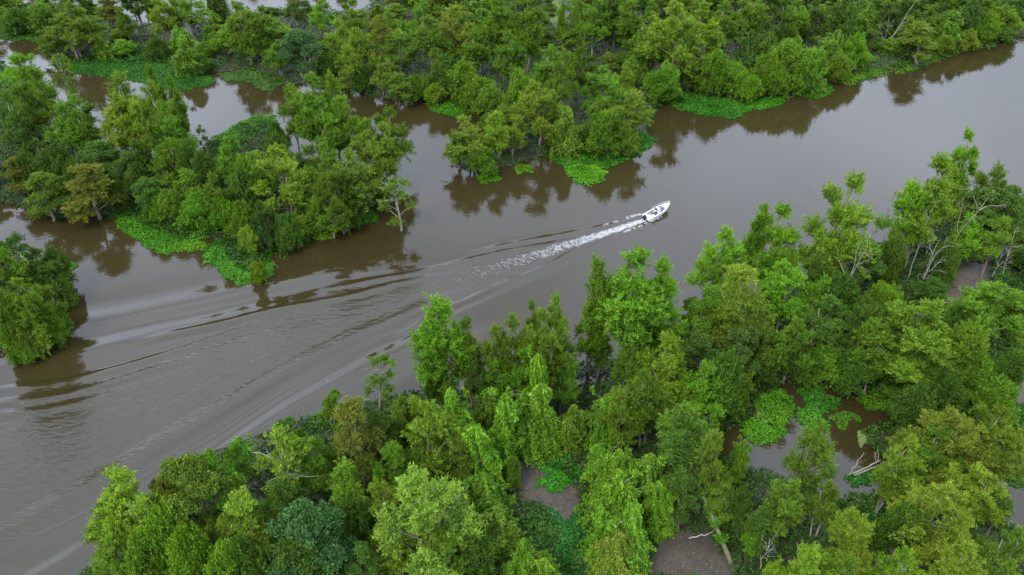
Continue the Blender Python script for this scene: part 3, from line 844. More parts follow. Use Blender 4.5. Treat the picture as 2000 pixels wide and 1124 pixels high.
# photograph position of each plant: crown centre x, top y, foot y, crown width (pixels), kind, leaf tone
TREES = """
25 18 68 62 S d;75 12 66 58 S d;125 8 118 95 W o;90 55 118 60 W o;165 20 108 72 W g;190 70 116 40 V g;205 -6 60 60 W r;232 78 112 50 S g;245 -60 60 60 T d;275 -50 70 50 T d;
310 0 90 64 W y;365 -10 70 62 W y;352 62 140 64 V g;335 -25 80 50 W o;412 -60 55 44 V d;440 50 112 70 W g;480 0 122 84 W o;482 60 132 60 W g;300 75 118 44 S d;390 110 142 50 S d;
510 15 105 62 W o;545 40 116 72 W g;538 78 152 60 W g;595 60 166 92 B t;575 -10 60 54 W d;622 0 80 52 W g;685 0 90 62 W g;652 40 152 62 W y;692 56 178 78 W y;736 34 150 56 C r;
757 20 110 50 W g;772 60 150 78 B g;815 5 110 52 W g;842 34 152 82 W o;896 14 145 90 W y;965 -5 140 70 T g;745 118 192 62 W o;772 145 206 62 W o;812 150 198 50 S g;848 165 203 46 S y;
668 144 188 38 W y;640 110 165 50 S d;705 130 180 50 S d;870 110 190 70 S d;905 120 200 70 S g;940 150 215 70 S g;925 60 160 70 W g;995 60 180 70 W g;1000 10 120 60 W g;955 170 235 60 S g;
1030 0 150 68 T g;1072 95 215 80 W g;1056 158 292 108 W y;1002 228 312 52 W y;1130 80 200 62 W g;1182 130 238 88 W g;1165 0 120 68 W g;1226 128 205 42 W y;1232 180 288 84 W o;1112 208 302 60 V g;
1182 215 302 72 S g;1224 252 306 52 S g;1146 250 292 54 S d;1088 255 292 44 S d;1102 100 245 62 W o;920 232 330 84 W o;968 215 318 60 W y;895 262 332 60 W o;940 285 338 60 S g;1020 140 245 60 S g;
1322 4 172 122 W y;1280 24 152 70 W o;1377 10 140 72 W y;1422 4 120 62 W o;1240 0 120 62 T g;1200 -10 110 60 T d;1252 60 160 60 V g;1292 135 202 74 S g;1362 88 176 72 W o;1402 100 190 62 S g;
1432 128 190 72 S l;1472 58 150 58 V d;1500 108 186 62 S g;1508 60 150 52 V d;1096 0 75 22 V g;1132 0 85 30 V g;1450 0 110 60 W g;1488 -10 100 60 W o;1340 132 180 50 S d;1380 132 182 50 S g;
1532 0 120 62 W d;1562 -6 112 60 W g;1602 0 110 60 W d;1642 -4 100 52 W d;1542 80 172 92 S g;1582 95 178 80 S g;1632 58 140 60 V g;1682 68 138 52 S l;1640 108 162 52 S o;1665 -20 100 40 V d;
1702 8 80 60 V g;1742 8 84 60 W d;1812 48 128 78 C o;1822 10 92 52 W g;1862 20 92 60 V g;1902 -2 80 60 V d;1932 28 84 62 S g;1972 14 72 72 S g;1900 60 100 42 S o;1962 48 78 60 S d;
1780 60 118 46 S d;1850 70 108 40 S g;1520 130 190 50 S g;1470 150 200 46 S l;1770 -10 70 50 W d;1985 -20 50 60 W d;1940 -30 50 60 W g;1880 -30 60 50 W g;1410 60 140 50 V g;1310 120 190 44 V g;
30 105 240 84 W g;25 142 310 70 W g;65 130 265 52 W o;100 108 228 52 P o;8 182 335 62 W d;50 228 335 80 B d;115 188 325 108 W g;152 212 335 70 W g;232 146 305 98 W o;216 186 338 78 W y;
252 202 340 70 W y;302 165 345 90 W y;295 122 300 36 T g;330 148 315 36 T g;332 202 372 80 W g;290 238 372 72 W g;330 270 385 82 W g;395 246 325 26 P g;440 266 392 66 W g;70 342 432 82 C o;
160 320 428 104 C r;18 308 385 56 C r;236 300 395 72 B d;212 342 412 50 S d;180 280 370 80 B d;95 290 390 80 S d;130 320 400 60 S d;40 300 380 60 S d;270 350 432 72 B d;300 372 432 56 S g;
600 140 305 112 W g;560 166 295 62 W g;642 146 290 46 T g;622 192 338 92 W g;672 190 325 72 W g;702 230 345 62 W g;762 216 350 80 W g;740 236 368 80 W o;720 260 390 92 W o;545 290 435 108 W y;
600 330 425 62 S g;500 300 425 62 W g;690 300 435 98 W o;650 310 455 82 W g;700 368 428 80 B d;640 398 466 62 W g;620 378 442 62 S g;775 350 452 76 P o;382 378 448 80 S g;432 382 455 80 S l;
412 340 450 60 W g;462 330 435 62 S d;350 330 425 62 W g;322 372 440 60 S g;482 445 500 46 S o;500 514 552 36 S y;510 398 490 60 W d;560 418 486 62 S d;590 425 462 44 S y;470 395 470 60 S g;
540 260 330 50 S d;480 300 400 60 S g;390 300 400 60 S d;670 400 452 50 S d;735 350 410 50 B d;575 300 390 60 W d;640 280 390 60 W g;260 280 390 60 W d;360 280 395 50 S d;535 240 300 44 S d;
20 468 605 82 P d;62 488 592 84 W d;96 484 562 62 S d;25 538 682 82 W g;62 560 662 80 W o;82 598 656 62 S o;98 608 668 56 S g;58 640 694 60 S o;112 545 598 50 S d;30 650 702 60 S g;0 560 692 62 S g;22 610 692 72 S o;40 520 610 60 S d;-30 440 620 80 W g;
216 924 1085 138 W y;180 998 1115 84 W o;204 1060 1160 84 W g;372 884 1065 128 B o;330 926 1055 74 B r;422 898 1055 92 B g;302 1000 1125 100 S g;362 1030 1155 100 S l;262 1060 1160 92 S g;520 856 1015 132 P y;
460 868 965 62 B g;576 834 905 52 B d;472 958 1085 112 C y;440 1015 1110 84 C o;612 870 995 90 W g;602 988 1160 150 B t;560 1040 1190 124 B d;692 785 965 118 C r;725 694 805 82 P g;642 770 865 56 B g;
742 800 935 82 B d;792 768 885 62 V g;742 868 1005 90 W g;842 798 965 122 W o;812 768 875 62 W y;882 768 905 80 V l;902 820 955 82 W o;890 850 965 62 C o;832 928 1150 188 W p;762 938 1080 112 W y;
772 1038 1130 122 W y;870 1040 1160 100 W o;870 586 808 108 T l;912 630 800 56 T g;960 634 795 72 W o;1002 620 785 80 W o;976 700 808 60 W l;1082 582 795 98 W o;1085 570 730 52 W g;1042 590 740 34 T g;
1152 578 735 72 W g;1032 688 835 62 T l;1102 700 815 70 W g;1242 492 745 120 T l;1192 500 732 72 T g;1290 508 712 82 T l;1306 600 720 92 W l;1312 664 838 112 W y;1382 720 862 100 W l;1272 718 875 92 W o;
1342 780 912 112 W o;1232 758 890 92 W g;936 830 965 92 V l;982 768 908 82 V l;1052 758 890 82 V l;1040 700 875 60 V l;1000 820 890 52 V l;950 928 1030 100 V l;962 988 1068 90 V g;1182 768 880 62 V l;
1175 870 935 66 V l;1202 878 1005 90 V l;1212 928 1058 102 V l;1272 888 1010 82 V g;1182 998 1098 82 V l;1242 988 1118 100 V l;1292 938 1040 72 V l;1210 1040 1140 92 V y;1018 1048 1138 62 V l;1062 1088 1160 72 V l;
1420 448 620 112 W l;1525 404 585 112 W l;1488 394 560 46 T l;1452 528 712 122 C y;1392 558 690 92 B g;1360 580 665 50 B d;1542 520 665 112 W l;1592 540 660 72 W l;1665 344 590 128 W y;1642 430 608 82 W o;
1832 300 528 110 W y;1792 350 528 82 W l;1915 255 435 70 W l;1942 318 490 92 W g;1872 330 490 82 W y;1932 368 510 112 B d;1982 370 510 92 B d;1900 418 540 52 T l;1962 428 545 72 B g;1560 618 748 92 W g;
1622 590 710 102 W d;1702 600 725 92 S d;1740 558 628 66 S y;1782 588 770 170 W g;1722 640 770 92 W g;1832 630 752 112 W g;1792 680 775 122 C o;1952 548 675 132 W g;1992 560 650 72 W o;1500 670 750 82 S d;
1542 670 745 72 S d;1452 640 765 82 B d;1440 720 800 70 S g;1622 685 748 80 S g;1682 688 765 82 S d;1922 690 775 82 S g;1982 678 780 62 S d;1605 848 1000 90 W o;1530 930 1065 92 W o;1622 948 1060 72 W o;
1775 868 1015 92 W y;1882 808 965 172 W y;1952 798 940 112 W y;1842 838 968 122 W g;1922 898 1040 132 W y;1842 948 1110 150 W y;1592 1048 1230 132 W y;1682 1008 1130 102 W y;1772 1068 1210 102 W y;1902 1058 1200 122 W y;
1972 1038 1190 92 W o;1692 1060 1190 72 W y;1400 848 1015 72 W o;1455 858 928 46 V l;1422 948 1030 82 B g;1482 1030 1082 62 S l;1660 1080 1230 110 W o;1530 1100 1230 90 W o;1340 930 1045 80 B d;1310 850 960 80 V g;
480 1050 1180 100 S d;430 1080 1200 100 S g;690 980 1100 80 S d;660 1060 1160 90 S d;700 1080 1190 90 B d;920 1060 1150 90 S d;800 880 990 80 S d;1120 790 870 70 V g;1100 640 780 60 W o;1420 700 830 90 S d;
1380 650 770 80 B d;1240 660 790 70 W g;1500 600 740 80 W o;1660 540 650 80 S d;1610 500 620 60 B d;1700 470 590 70 B d;1760 460 570 60 S d;1850 480 560 60 S d;1890 600 680 70 S d;1680 620 720 80 W d;
540 930 1060 90 B d;660 900 1030 80 W o;580 1080 1200 110 B t;940 760 850 60 V g;1000 900 960 40 S g;1450 960 1050 60 S d;1500 1000 1090 70 W d;1790 980 1100 90 S d;1990 840 960 80 W o;1970 960 1060 60 B d;
1760 720 775 60 S d;1850 720 800 90 S d;1900 640 745 90 S g;1800 760 850 90 S d;1960 740 820 90 S g;1580 680 745 60 S d;1350 830 960 70 S d;1180 640 740 50 W g;930 700 810 50 B d;850 720 800 50 S d;
"""
LANDMARKS = [(60, 66, 'the far left channel'), (250, 135, 'the long far bank mat'), (520, 150, 'the pale back channel mat'), (880, 212, 'the small far shore mat'),
    (1145, 325, 'the wooded point mat'), (1380, 205, 'the far shore bend mats'), (1085, 40, 'the brown marsh opening'), (1718, 95, 'the forked bare snag'),
    (1890, 92, 'the olive far shore mats'), (480, 262, 'the green island mound'), (290, 440, 'the leafy island mat'), (470, 520, 'the island tip mat'),
    (40, 600, 'the left edge islet'), (760, 440, 'the island right end'), (1070, 950, 'the bare mud clearing'), (1090, 1070, 'the dark clearing mat'), (1400, 1060, 'the leaning mossy trunk'),
    (1520, 815, 'the green mat pool'), (1738, 545, 'the white dead tree'), (1715, 1040, 'the round corner mat'), (700, 900, 'the rusty cypress stand'),
    (210, 1040, 'the near bank left end'), (880, 790, 'the tall bend willow'), (1230, 720, 'the slender willow clump'), (1880, 560, 'the right mud opening'),
    (1975, 980, 'the grey edge pool'), (620, 1090, 'the dark broadleaf stand'), (1560, 590, 'the bank below the boat'), (1900, 420, 'the right edge bank'),
    (1090, 150, 'the middle of the far wood'), (750, 90, 'the far wood left of centre'), (1330, 90, 'the far wood right of centre')]
LMG = [(at(x, y)[:2], s) for x, y, s in LANDMARKS]
GROUPS = {'far': 'plants of the far bank and wooded point', 'island': 'plants of the left island', 'islet': 'plants of the islet at the left edge', 'near': 'plants of the near bank'}
ZNAME = {'far': 'on the far bank', 'island': 'on the left island', 'islet': 'on the left islet', 'near': 'on the near bank'}

MATS = [  # outline, leaf colour, leaf height, name, label
    ([(108, 125), (150, 115), (200, 112), (250, 102), (300, 95), (330, 110), (370, 130), (400, 150), (412, 160), (400, 168), (350, 175), (300, 165), (250, 155), (180, 145), (130, 138)], (0.036, 0.122, 0.013), 'long green hyacinth mat spreading from the far bank at upper left'),
    ([(440, 145), (490, 138), (540, 150), (545, 165), (522, 177), (500, 160), (450, 158)], (0.060, 0.130, 0.023), 'pale green hyacinth mat at the mouth of the back channel'),
    ([(835, 205), (870, 195), (910, 205), (930, 220), (890, 228), (850, 220)], (0.056, 0.173, 0.009), 'small bright hyacinth mat at the foot of the far shore shrubs'),
    ([(1070, 285), (1100, 290), (1160, 285), (1225, 290), (1228, 305), (1200, 320), (1175, 328), (1160, 322), (1130, 322), (1105, 325), (1080, 310)], (0.044, 0.158, 0.011), 'broad green hyacinth mat around the wooded point'),
    ([(1106, 328), (1130, 322), (1160, 325), (1178, 338), (1178, 352), (1150, 363), (1122, 352)], (0.080, 0.230, 0.009), 'brightest lime hyacinth mat jutting from the wooded point'),
    ([(932, 345), (955, 333), (975, 340), (970, 352), (945, 356)], (0.064, 0.173, 0.009), 'small round hyacinth mat left of the wooded point'),
    ([(1010, 325), (1032, 326), (1036, 336), (1014, 338)], (0.088, 0.187, 0.009), 'tiny yellowish hyacinth tuft floating off the wooded point'),
    ([(1305, 200), (1340, 178), (1390, 186), (1440, 200), (1462, 213), (1430, 230), (1370, 222), (1330, 212)], (0.036, 0.144, 0.011), 'wide dark green hyacinth mat on the far shore bend'),
    ([(1455, 205), (1490, 193), (1532, 190), (1530, 203), (1490, 212), (1462, 214)], (0.048, 0.180, 0.009), 'narrow hyacinth mat right of the wide far shore mat'),
    ([(1550, 186), (1590, 172), (1622, 168), (1620, 183), (1592, 193)], (0.056, 0.173, 0.009), 'hyacinth mat under the round shrubs of the far shore'),
    ([(1635, 158), (1680, 138), (1735, 136), (1728, 146), (1700, 150), (1655, 166)], (0.072, 0.158, 0.011), 'ragged hyacinth mat below the far bank snag'),
    ([(1832, 90), (1880, 78), (1888, 95), (1852, 108)], (0.096, 0.144, 0.009), 'yellowish hyacinth mat left on the far right shore'),
    ([(1885, 82), (1940, 66), (1930, 86), (1898, 99)], (0.072, 0.144, 0.013), 'olive hyacinth mat right on the far right shore'),
    ([(398, 302), (420, 275), (460, 248), (500, 228), (532, 230), (532, 252), (482, 277), (445, 300), (420, 312)], (0.056, 0.173, 0.011), 'green vine mound behind the left island'),
    ([(232, 425), (250, 400), (300, 410), (350, 430), (400, 460), (345, 492), (310, 488), (270, 462), (240, 446)], (0.056, 0.180, 0.009), 'large leafy hyacinth mat along the left island front'),
    ([(408, 492), (440, 468), (480, 472), (520, 500), (522, 540), (480, 558), (450, 540), (430, 515), (410, 510)], (0.052, 0.173, 0.013), 'hyacinth mat covering the tip of the left island'),
    ([(528, 484), (570, 456), (608, 446), (592, 466), (550, 490)], (0.056, 0.166, 0.009), 'long thin hyacinth mat right of the island tip'),
    ([(362, 482), (395, 476), (402, 486), (372, 492)], (0.080, 0.180, 0.009), 'tiny hyacinth tuft between the two island mats'),
    ([(612, 460), (640, 448), (655, 458), (630, 468)], (0.088, 0.173, 0.009), 'small yellowish hyacinth tuft under the island willows'),
    ([(92, 522), (125, 507), (148, 516), (125, 531), (100, 538)], (0.044, 0.158, 0.009), 'hyacinth mat jutting from the left islet'),
    ([(1040, 905), (1070, 858), (1120, 855), (1128, 885), (1105, 900), (1132, 930), (1092, 962), (1055, 950), (1078, 928), (1048, 916)], (0.040, 0.187, 0.011), 'bright green creeper carpet beside the bare mud clearing'),
    ([(1030, 1012), (1060, 997), (1090, 1020), (1110, 1052), (1128, 1003), (1160, 1000), (1170, 1050), (1150, 1135), (1095, 1135), (1042, 1062)], (0.024, 0.122, 0.016), 'dark green hyacinth mat below the bare mud clearing'),
    ([(1480, 782), (1500, 762), (1530, 770), (1552, 810), (1520, 832), (1490, 815)], (0.068, 0.180, 0.009), 'tall leafy hyacinth mat at the head of the pool'),
    ([(1453, 832), (1475, 815), (1500, 835), (1532, 850), (1490, 868), (1465, 856)], (0.064, 0.194, 0.009), 'lowest hyacinth mat on the left of the pool'),
    ([(1553, 802), (1590, 805), (1617, 830), (1590, 846), (1560, 826)], (0.056, 0.187, 0.011), 'oval hyacinth mat in the middle of the pool'),
    ([(1568, 767), (1600, 758), (1637, 790), (1610, 806), (1580, 796)], (0.040, 0.144, 0.011), 'hyacinth mat at the back of the pool'),
    ([(1623, 817), (1645, 808), (1664, 817), (1640, 832)], (0.072, 0.158, 0.011), 'small hyacinth tuft alone in the pool'),
    ([(1678, 762), (1730, 758), (1767, 795), (1730, 801), (1690, 792)], (0.068, 0.166, 0.009), 'hyacinth mat at the right end of the pool'),
    ([(1645, 992), (1690, 972), (1750, 985), (1762, 1020), (1752, 1080), (1720, 1112), (1690, 1062), (1650, 1024)], (0.018, 0.104, 0.010), 'round dark hyacinth mat in the corner pool'),
    ([(1658, 936), (1690, 924), (1698, 940), (1670, 945)], (0.024, 0.122, 0.013), 'small dark hyacinth tuft by the fallen trunks'),
    ([(590, 842), (620, 818), (650, 815), (640, 838), (610, 850)], (0.032, 0.115, 0.018), 'leafy mat at the near river edge below the rusty cypress'),
    ([(925, 775), (945, 735), (975, 738), (980, 770), (950, 790)], (0.040, 0.158, 0.027), 'pale leafy mat right of the tall near bank willow'),
    ([(1960, 925), (2010, 915), (2010, 945), (1980, 950)], (0.048, 0.144, 0.009), 'hyacinth mat in the grey pool at the right edge'),
    ([(625, 440), (680, 425), (725, 415), (735, 428), (690, 442), (640, 458)], (0.055, 0.165, 0.012), 'narrow hyacinth fringe under the right end of the left island'),
    ([(0, 62), (50, 58), (95, 68), (80, 80), (30, 78), (0, 76)], (0.050, 0.140, 0.014), 'green fringe at the top left corner below the dark shrubs'),
    ([(1180, 300), (1225, 285), (1262, 262), (1272, 275), (1240, 302), (1200, 315)], (0.045, 0.150, 0.012), 'green fringe climbing the right side of the wooded point'),
    ([(1745, 132), (1790, 118), (1830, 106), (1836, 116), (1795, 132), (1755, 142)], (0.075, 0.160, 0.012), 'olive fringe along the far right shore below the cypress'),
    ([(1905, 800), (1960, 790), (2010, 800), (2010, 850), (1950, 860), (1915, 840)], (0.055, 0.165, 0.012), 'broad low green mat at the right edge above the grey pool'),
    ([(1395, 905), (1430, 895), (1450, 925), (1430, 945), (1400, 935)], (0.045, 0.140, 0.012), 'dark green mat at the left end of the pool'),
    ([(1790, 800), (1840, 800), (1850, 830), (1800, 840), (1770, 822)], (0.065, 0.170, 0.012), 'ragged green mat under the big yellow green willow by the pool'),
    ([(1820, 770), (1870, 755), (1900, 790), (1880, 810), (1840, 800)], (0.048, 0.144, 0.011), 'low green mat right of the pool under willows'),
]

specs = []
for rec in TREES.replace('\n', '').split(';'):
    if not rec.strip(): continue
    a = rec.split()
    specs.append((float(a[0]), float(a[1]), float(a[2]), float(a[3]), a[4], a[5]))

def place_plant(proto, root_name, loc, hh, ww, rz, col, tilt=(0, 0)):
    root = bpy.data.objects.new(root_name, None)
    COL.objects.link(root)
    root.empty_display_size = 0.5
    root.location = loc
    root.rotation_euler = (tilt[0], tilt[1], rz)
    s = ww / proto['w']
    root.scale = (s, s, hh / proto['h'])
    for part in ('trunk', 'crown'):
        o = link(part if part == 'trunk' or 'vine' not in root_name else 'vine_cloak', proto[part], root)
        o.color = (*col, 1)
    return root

def ordinal(n): return ordw[n] if n < len(ordw) else f'{n + 1}th'
ordw = ['first', 'second', 'third', 'fourth', 'fifth', 'sixth', 'seventh', 'eighth', 'ninth', 'tenth', 'eleventh', 'twelfth']
numw = ['', 'one', 'two', 'three', 'four', 'five', 'six', 'seven', 'eight', 'nine', 'ten', 'eleven', 'twelve']
def pixel_of(g):
    rel = np.array([g[0], g[1], g[2] - CAM_H])
    dep = rel[1] * CS - rel[2] * SN
    return W_PX / 2 + FOC * rel[0] / dep, H_PX / 2 - FOC * (rel[1] * SN + rel[2] * CS) / dep
# smaller plants in the gaps of the wood
taken = []
for (cx, ty, by, wp, k, tn) in specs:
    g = at(W_PX / 2 + (cx - W_PX / 2) * (NADIR_Y - by) / (NADIR_Y - ty), by)
    taken.append((g[0], g[1], wp / pxpm(by) / 2))
taken = [tuple(t) for t in taken]
matP = [poly_ground(m_[0]) for m_ in MATS]
cand = np.stack([rng.uniform(-170, 170, 9000), rng.uniform(58, 330, 9000)], 1)
ok = land_sdf(cand) > 2.5
for q in clearP + matP: ok &= sdf(cand, q) < -1.5
nf = 0
for c in cand[ok]:
    px, py = pixel_of((c[0], c[1], 0))
    if not (-60 < px < 2060 and -75 < py < 1150): continue
    near_b = py > 400
    if px > 1370 and 690 < py < 1020: continue
    if 200 < px < 760 and -20 < py < 60: continue
    if px < 620 and 120 < py < 335: continue
    r = rng.uniform(2.0, 2.7) if near_b else (rng.uniform(3.2, 4.4) if py < 70 else rng.uniform(2.4, 3.2))
    if any((c[0] - t[0]) ** 2 + (c[1] - t[1]) ** 2 < (0.80 * (t[2] + r)) ** 2 for t in taken): continue
    taken.append((c[0], c[1], r))
    far_b = py < 60
    k = rng.choice(list('WTBWVC') if far_b else list('SSBVT'))
    tn = rng.choice(list('ggdo') if k != 'V' else list('ggl'))
    h = {'C': rng.uniform(9, 13), 'W': rng.uniform(9, 14), 'T': rng.uniform(12, 17) if far_b else rng.uniform(7, 10), 'V': rng.uniform(4, 8), 'S': rng.uniform(2.5, 4.5), 'B': rng.uniform(5, 8)}[k]
    if near_b: h *= 0.75
    tx, ty = pixel_of((c[0], c[1], h))
    specs.append((tx, ty, py, 2 * r * (1.25 if k in 'WS' else 1.0) * pxpm(py), k, tn)); nf += 1
placed = []
for i, (cx, ty, by, wp, k, tn) in enumerate(specs):
    pk, nm, word, cat = KINDS[k]
    bx = W_PX / 2 + (cx - W_PX / 2) * (NADIR_Y - by) / (NADIR_Y - ty)
    g = at(bx, by)
    hh = height_for(g, ty)
    ww = max(wp / pxpm(by), 1.2) * 0.90
    pr = PROTO[pk][(i * 7 + int(cx)) % len(PROTO[pk])]
    col = np.array(TONES[tn][0]) * (1 + rng.normal(0, 0.10)) * (1 + rng.normal(0, 0.05, 3))
    g[2] = zat(g[0], g[1])
    root = place_plant(pr, nm, g, hh - g[2], ww, rng.random() * 6.28, tuple(np.clip(col, 0.004, 0.4)), tuple(rng.normal(0, 0.03, 2)))
    # zone and landmark for the label
    zd = [float(sdf(g[None, :2], q)[0]) for q in landP]
    zone = ZONES[int(np.argmax(zd))]
    dd = [np.hypot(*(g[:2] - p)) for p, s in LMG]
    j = int(np.argmin(dd)); v = g[:2] - LMG[j][0]
    if dd[j] < 5: rel = 'beside'
    elif abs(v[0]) > abs(v[1]): rel = 'left of' if v[0] < 0 else 'right of'
    else: rel = 'behind' if v[1] > 0 else 'in front of'
    med = {'W': 14, 'T': 18, 'C': 13, 'B': 12, 'P': 13, 'S': 5, 'V': 9}[k]
    size = 'tall ' if hh > med * 1.35 else ('small ' if hh < med * 0.65 else '')
    placed.append((root, f"{size}{TONES[tn][1]} {word} {rel} {LMG[j][1]}", cat, GROUPS[zone], cx))
byl = {}
for p in placed: byl.setdefault(p[1], []).append(p)
for lab, ps in byl.items():
    ps.sort(key=lambda p: p[4])
    for n, (root, l, cat, grp, cx) in enumerate(ps):
        if len(ps) == 1: t = l
        elif len(ps) == 2: t = ('left hand ' if n == 0 else 'right hand ') + l
        else: t = l + f", {ordinal(n)} from left"
        tag(root, t, cat, grp)

# ------------------------------------------------------------------ floating mats of water hyacinth
def mat_object(poly, col, label):
    g = poly_ground(poly)
    lo, hi = g.min(0) - 1.8, g.max(0) + 1.8
    area = (hi - lo).prod()
    n = int(area * 34)
    P = lo + rng.random((n, 2)) * (hi - lo)
    d = sdf(P, g) + (0.75 if (g.max(0) - g.min(0)).prod() > 130 else 0.4) + 1.0 * vnoise(P, 0.7, 13, 4)
    k = d > 0
    P, d = P[k], d[k]
    n = len(P)
    lump = 0.5 + 0.5 * vnoise(P, 0.45, 17, 3)
    hgt = (0.10 + 0.45 * lump) * np.clip(d / 1.2, 0.25, 1)
    gz = np.maximum(ground_z(P), 0.0)
    z = gz + hgt * (0.5 + 0.5 * rng.random(n))
    a = rng.random(n) * 6.283
    D = unit(np.stack([np.cos(a), np.sin(a), rng.normal(0.25, 0.3, n)], 1))
    up = unit(np.stack([rng.normal(0, 0.35, n), rng.normal(0, 0.35, n), np.ones(n)], 1))
    tone = np.clip(0.5 + 0.45 * vnoise(P, 0.35, 23, 3) + rng.normal(0, 0.26, n), 0, 1)
    Q = np.column_stack([P, z])
    v, f, t = leaf_quads(Q, D, 0.27 * (0.7 + 0.6 * rng.random(n)), 0.115 * (0.7 + 0.6 * rng.random(n)), tone, up, 0.85, tri=False)
    # roots and dead leaves just below: one dense layer of larger, flat leaves
    n2 = n // 4
    q = rng.integers(0, n, n2)
    a = rng.random(n2) * 6.283
    D2 = np.stack([np.cos(a), np.sin(a), 0 * a], 1)
    U2 = np.tile(np.array([0, 0, 1.0]), (n2, 1))
    Q2 = np.column_stack([P[q], gz[q] + 0.04 + 0.05 * rng.random(n2)])
    v2, f2, t2 = leaf_quads(Q2, D2, 0.62, 0.30, np.full(n2, 0.12), U2, 1.0, tri=False)
    v, f, t = merge([(v, f, t), (v2, f2, t2)])
    o = link('hyacinth_mat', mesh_np('hyacinth_mat', v, f, M_MATLEAF, tone=t))
    o.color = (*col, 1)
    tag(o, label, 'water plants', 'floating mats of water plants')
    return o
for poly, col, lab in MATS: mat_object(poly, col, lab)

def film(poly, label):
    g = poly_ground(poly)
    lo, hi = g.min(0) - 0.5, g.max(0) + 0.5
    s = 0.22
    X, Y = np.meshgrid(np.arange(lo[0], hi[0], s), np.arange(lo[1], hi[1], s))
    P = np.stack([X.ravel(), Y.ravel()], 1)
    k = sdf(P, g) + 0.8 * vnoise(P, 0.7, 19, 3) > 0
    P = P[k] + rng.normal(0, 0.03, (k.sum(), 2))
    kk = 6
    ang = rng.random((len(P), 1)) * 6.28 + np.arange(kk)[None, :] * (2 * math.pi / kk)
    r = 0.155 * (0.8 + 0.5 * rng.random((len(P), kk)))
    V = np.concatenate([P[:, None, :] + np.stack([np.cos(ang) * r, np.sin(ang) * r], 2), (np.maximum(ground_z(P), 0) + 0.012 + 0.03 * rng.random(len(P)))[:, None, None] + np.zeros((1, kk, 1))], 2)
    o = link('duckweed_patch', mesh_np('duckweed_patch', V.reshape(-1, 3), np.arange(len(P) * kk).reshape(-1, kk), M_DUCK))
    tag(o, label, 'duckweed', 'duckweed films on still water')
film([(1672, 846), (1684, 838), (1696, 864), (1682, 872)], 'flat pale duckweed film beside the fallen trunks')
film([(1480, 806), (1494, 806), (1503, 824), (1490, 826)], 'flat lime duckweed film between mats at the left of the pool')
film([(1776, 792), (1800, 786), (1808, 800), (1786, 800)], 'flat duckweed film right of the pool')
film([(1060, 40), (1075, 5), (1095, 0), (1100, 35), (1080, 48)], 'duckweed film in the brown marsh opening')
film([(1985, 825), (2010, 818), (2010, 838), (1990, 836)], 'duckweed film at the right edge of the picture')

# ------------------------------------------------------------------ undergrowth: low leafy cover over all land
def undergrowth(name, zone, poly_px, col, dens, cap, label):
    g = landP[ZONES.index(zone)]
    vis = poly_ground(poly_px)
    lo, hi = vis.min(0), vis.max(0)
    n = int((hi - lo).prod() * dens)
    P = lo + rng.random((n, 2)) * (hi - lo)
    m = (sdf(P, vis) > 0)
    P = P[m]
    d = land_sdf(P)
    cl = np.full(len(P), -1e9)
    for q in clearP: cl = np.maximum(cl, sdf(P, q))
    m = (d + 1.3 * vnoise(P, 0.22, 5, 3) > -1.1) & (cl + 1.2 * vnoise(P, 0.4, 8, 2) < 0) & (vnoise(P, 0.16, 44, 3) > -0.75)
    P = P[m]
    if len(P) > cap: P = P[rng.permutation(len(P))[:cap]]
    n = len(P)
    lump = np.clip(0.5 + 0.8 * vnoise(P, 0.33, 15, 3), 0.05, 1.2)
    z = np.maximum(ground_z(P), 0) + lump * 1.5 * (0.45 + 0.55 * rng.random(n)) 
    a = rng.random(n) * 6.283
    D = unit(np.stack([np.cos(a), np.sin(a), rng.normal(-0.1, 0.45, n)], 1))
    up = unit(np.stack([rng.normal(0, 0.5, n), rng.normal(0, 0.5, n), np.ones(n)], 1))
    tone = np.clip(0.5 + 0.3 * vnoise(P, 0.3, 27, 2) + rng.normal(0, 0.2, n), 0, 1)
    v, f, t = leaf_quads(np.column_stack([P, z]), D, 0.55 * (0.6 + 0.7 * rng.random(n)), 0.17 * (0.7 + 0.6 * rng.random(n)), tone, up, 0.5)
    o = link(name, mesh_np(name, v, f, M_BROAD, tone=t))
    o.color = (*col, 1)
    tag(o, label, 'undergrowth', kind='stuff')
undergrowth('undergrowth', 'far', [(-60, 130), (-60, -70), (2080, -70), (2080, 90), (1300, 215), (1200, 320), (870, 340), (860, 215), (420, 180)], (0.034, 0.088, 0.010), 17, 210000, 'tangled low green undergrowth beneath the far bank trees')
undergrowth('undergrowth', 'island', [(-60, 110), (560, 220), (800, 330), (760, 440), (500, 560), (200, 440), (-60, 420)], (0.030, 0.074, 0.010), 16, 60000, 'tangled low green undergrowth beneath the left island trees')
undergrowth('undergrowth', 'islet', [(-60, 470), (150, 510), (120, 650), (-60, 720)], (0.030, 0.074, 0.010), 16, 12000, 'low green undergrowth on the left islet')
undergrowth('undergrowth', 'near', [(100, 1180), (430, 860), (900, 740), (1300, 640), (1600, 540), (1800, 430), (2080, 370), (2080, 1180)], (0.032, 0.080, 0.010), 22, 110000, 'tangled low green undergrowth beneath the near bank trees')

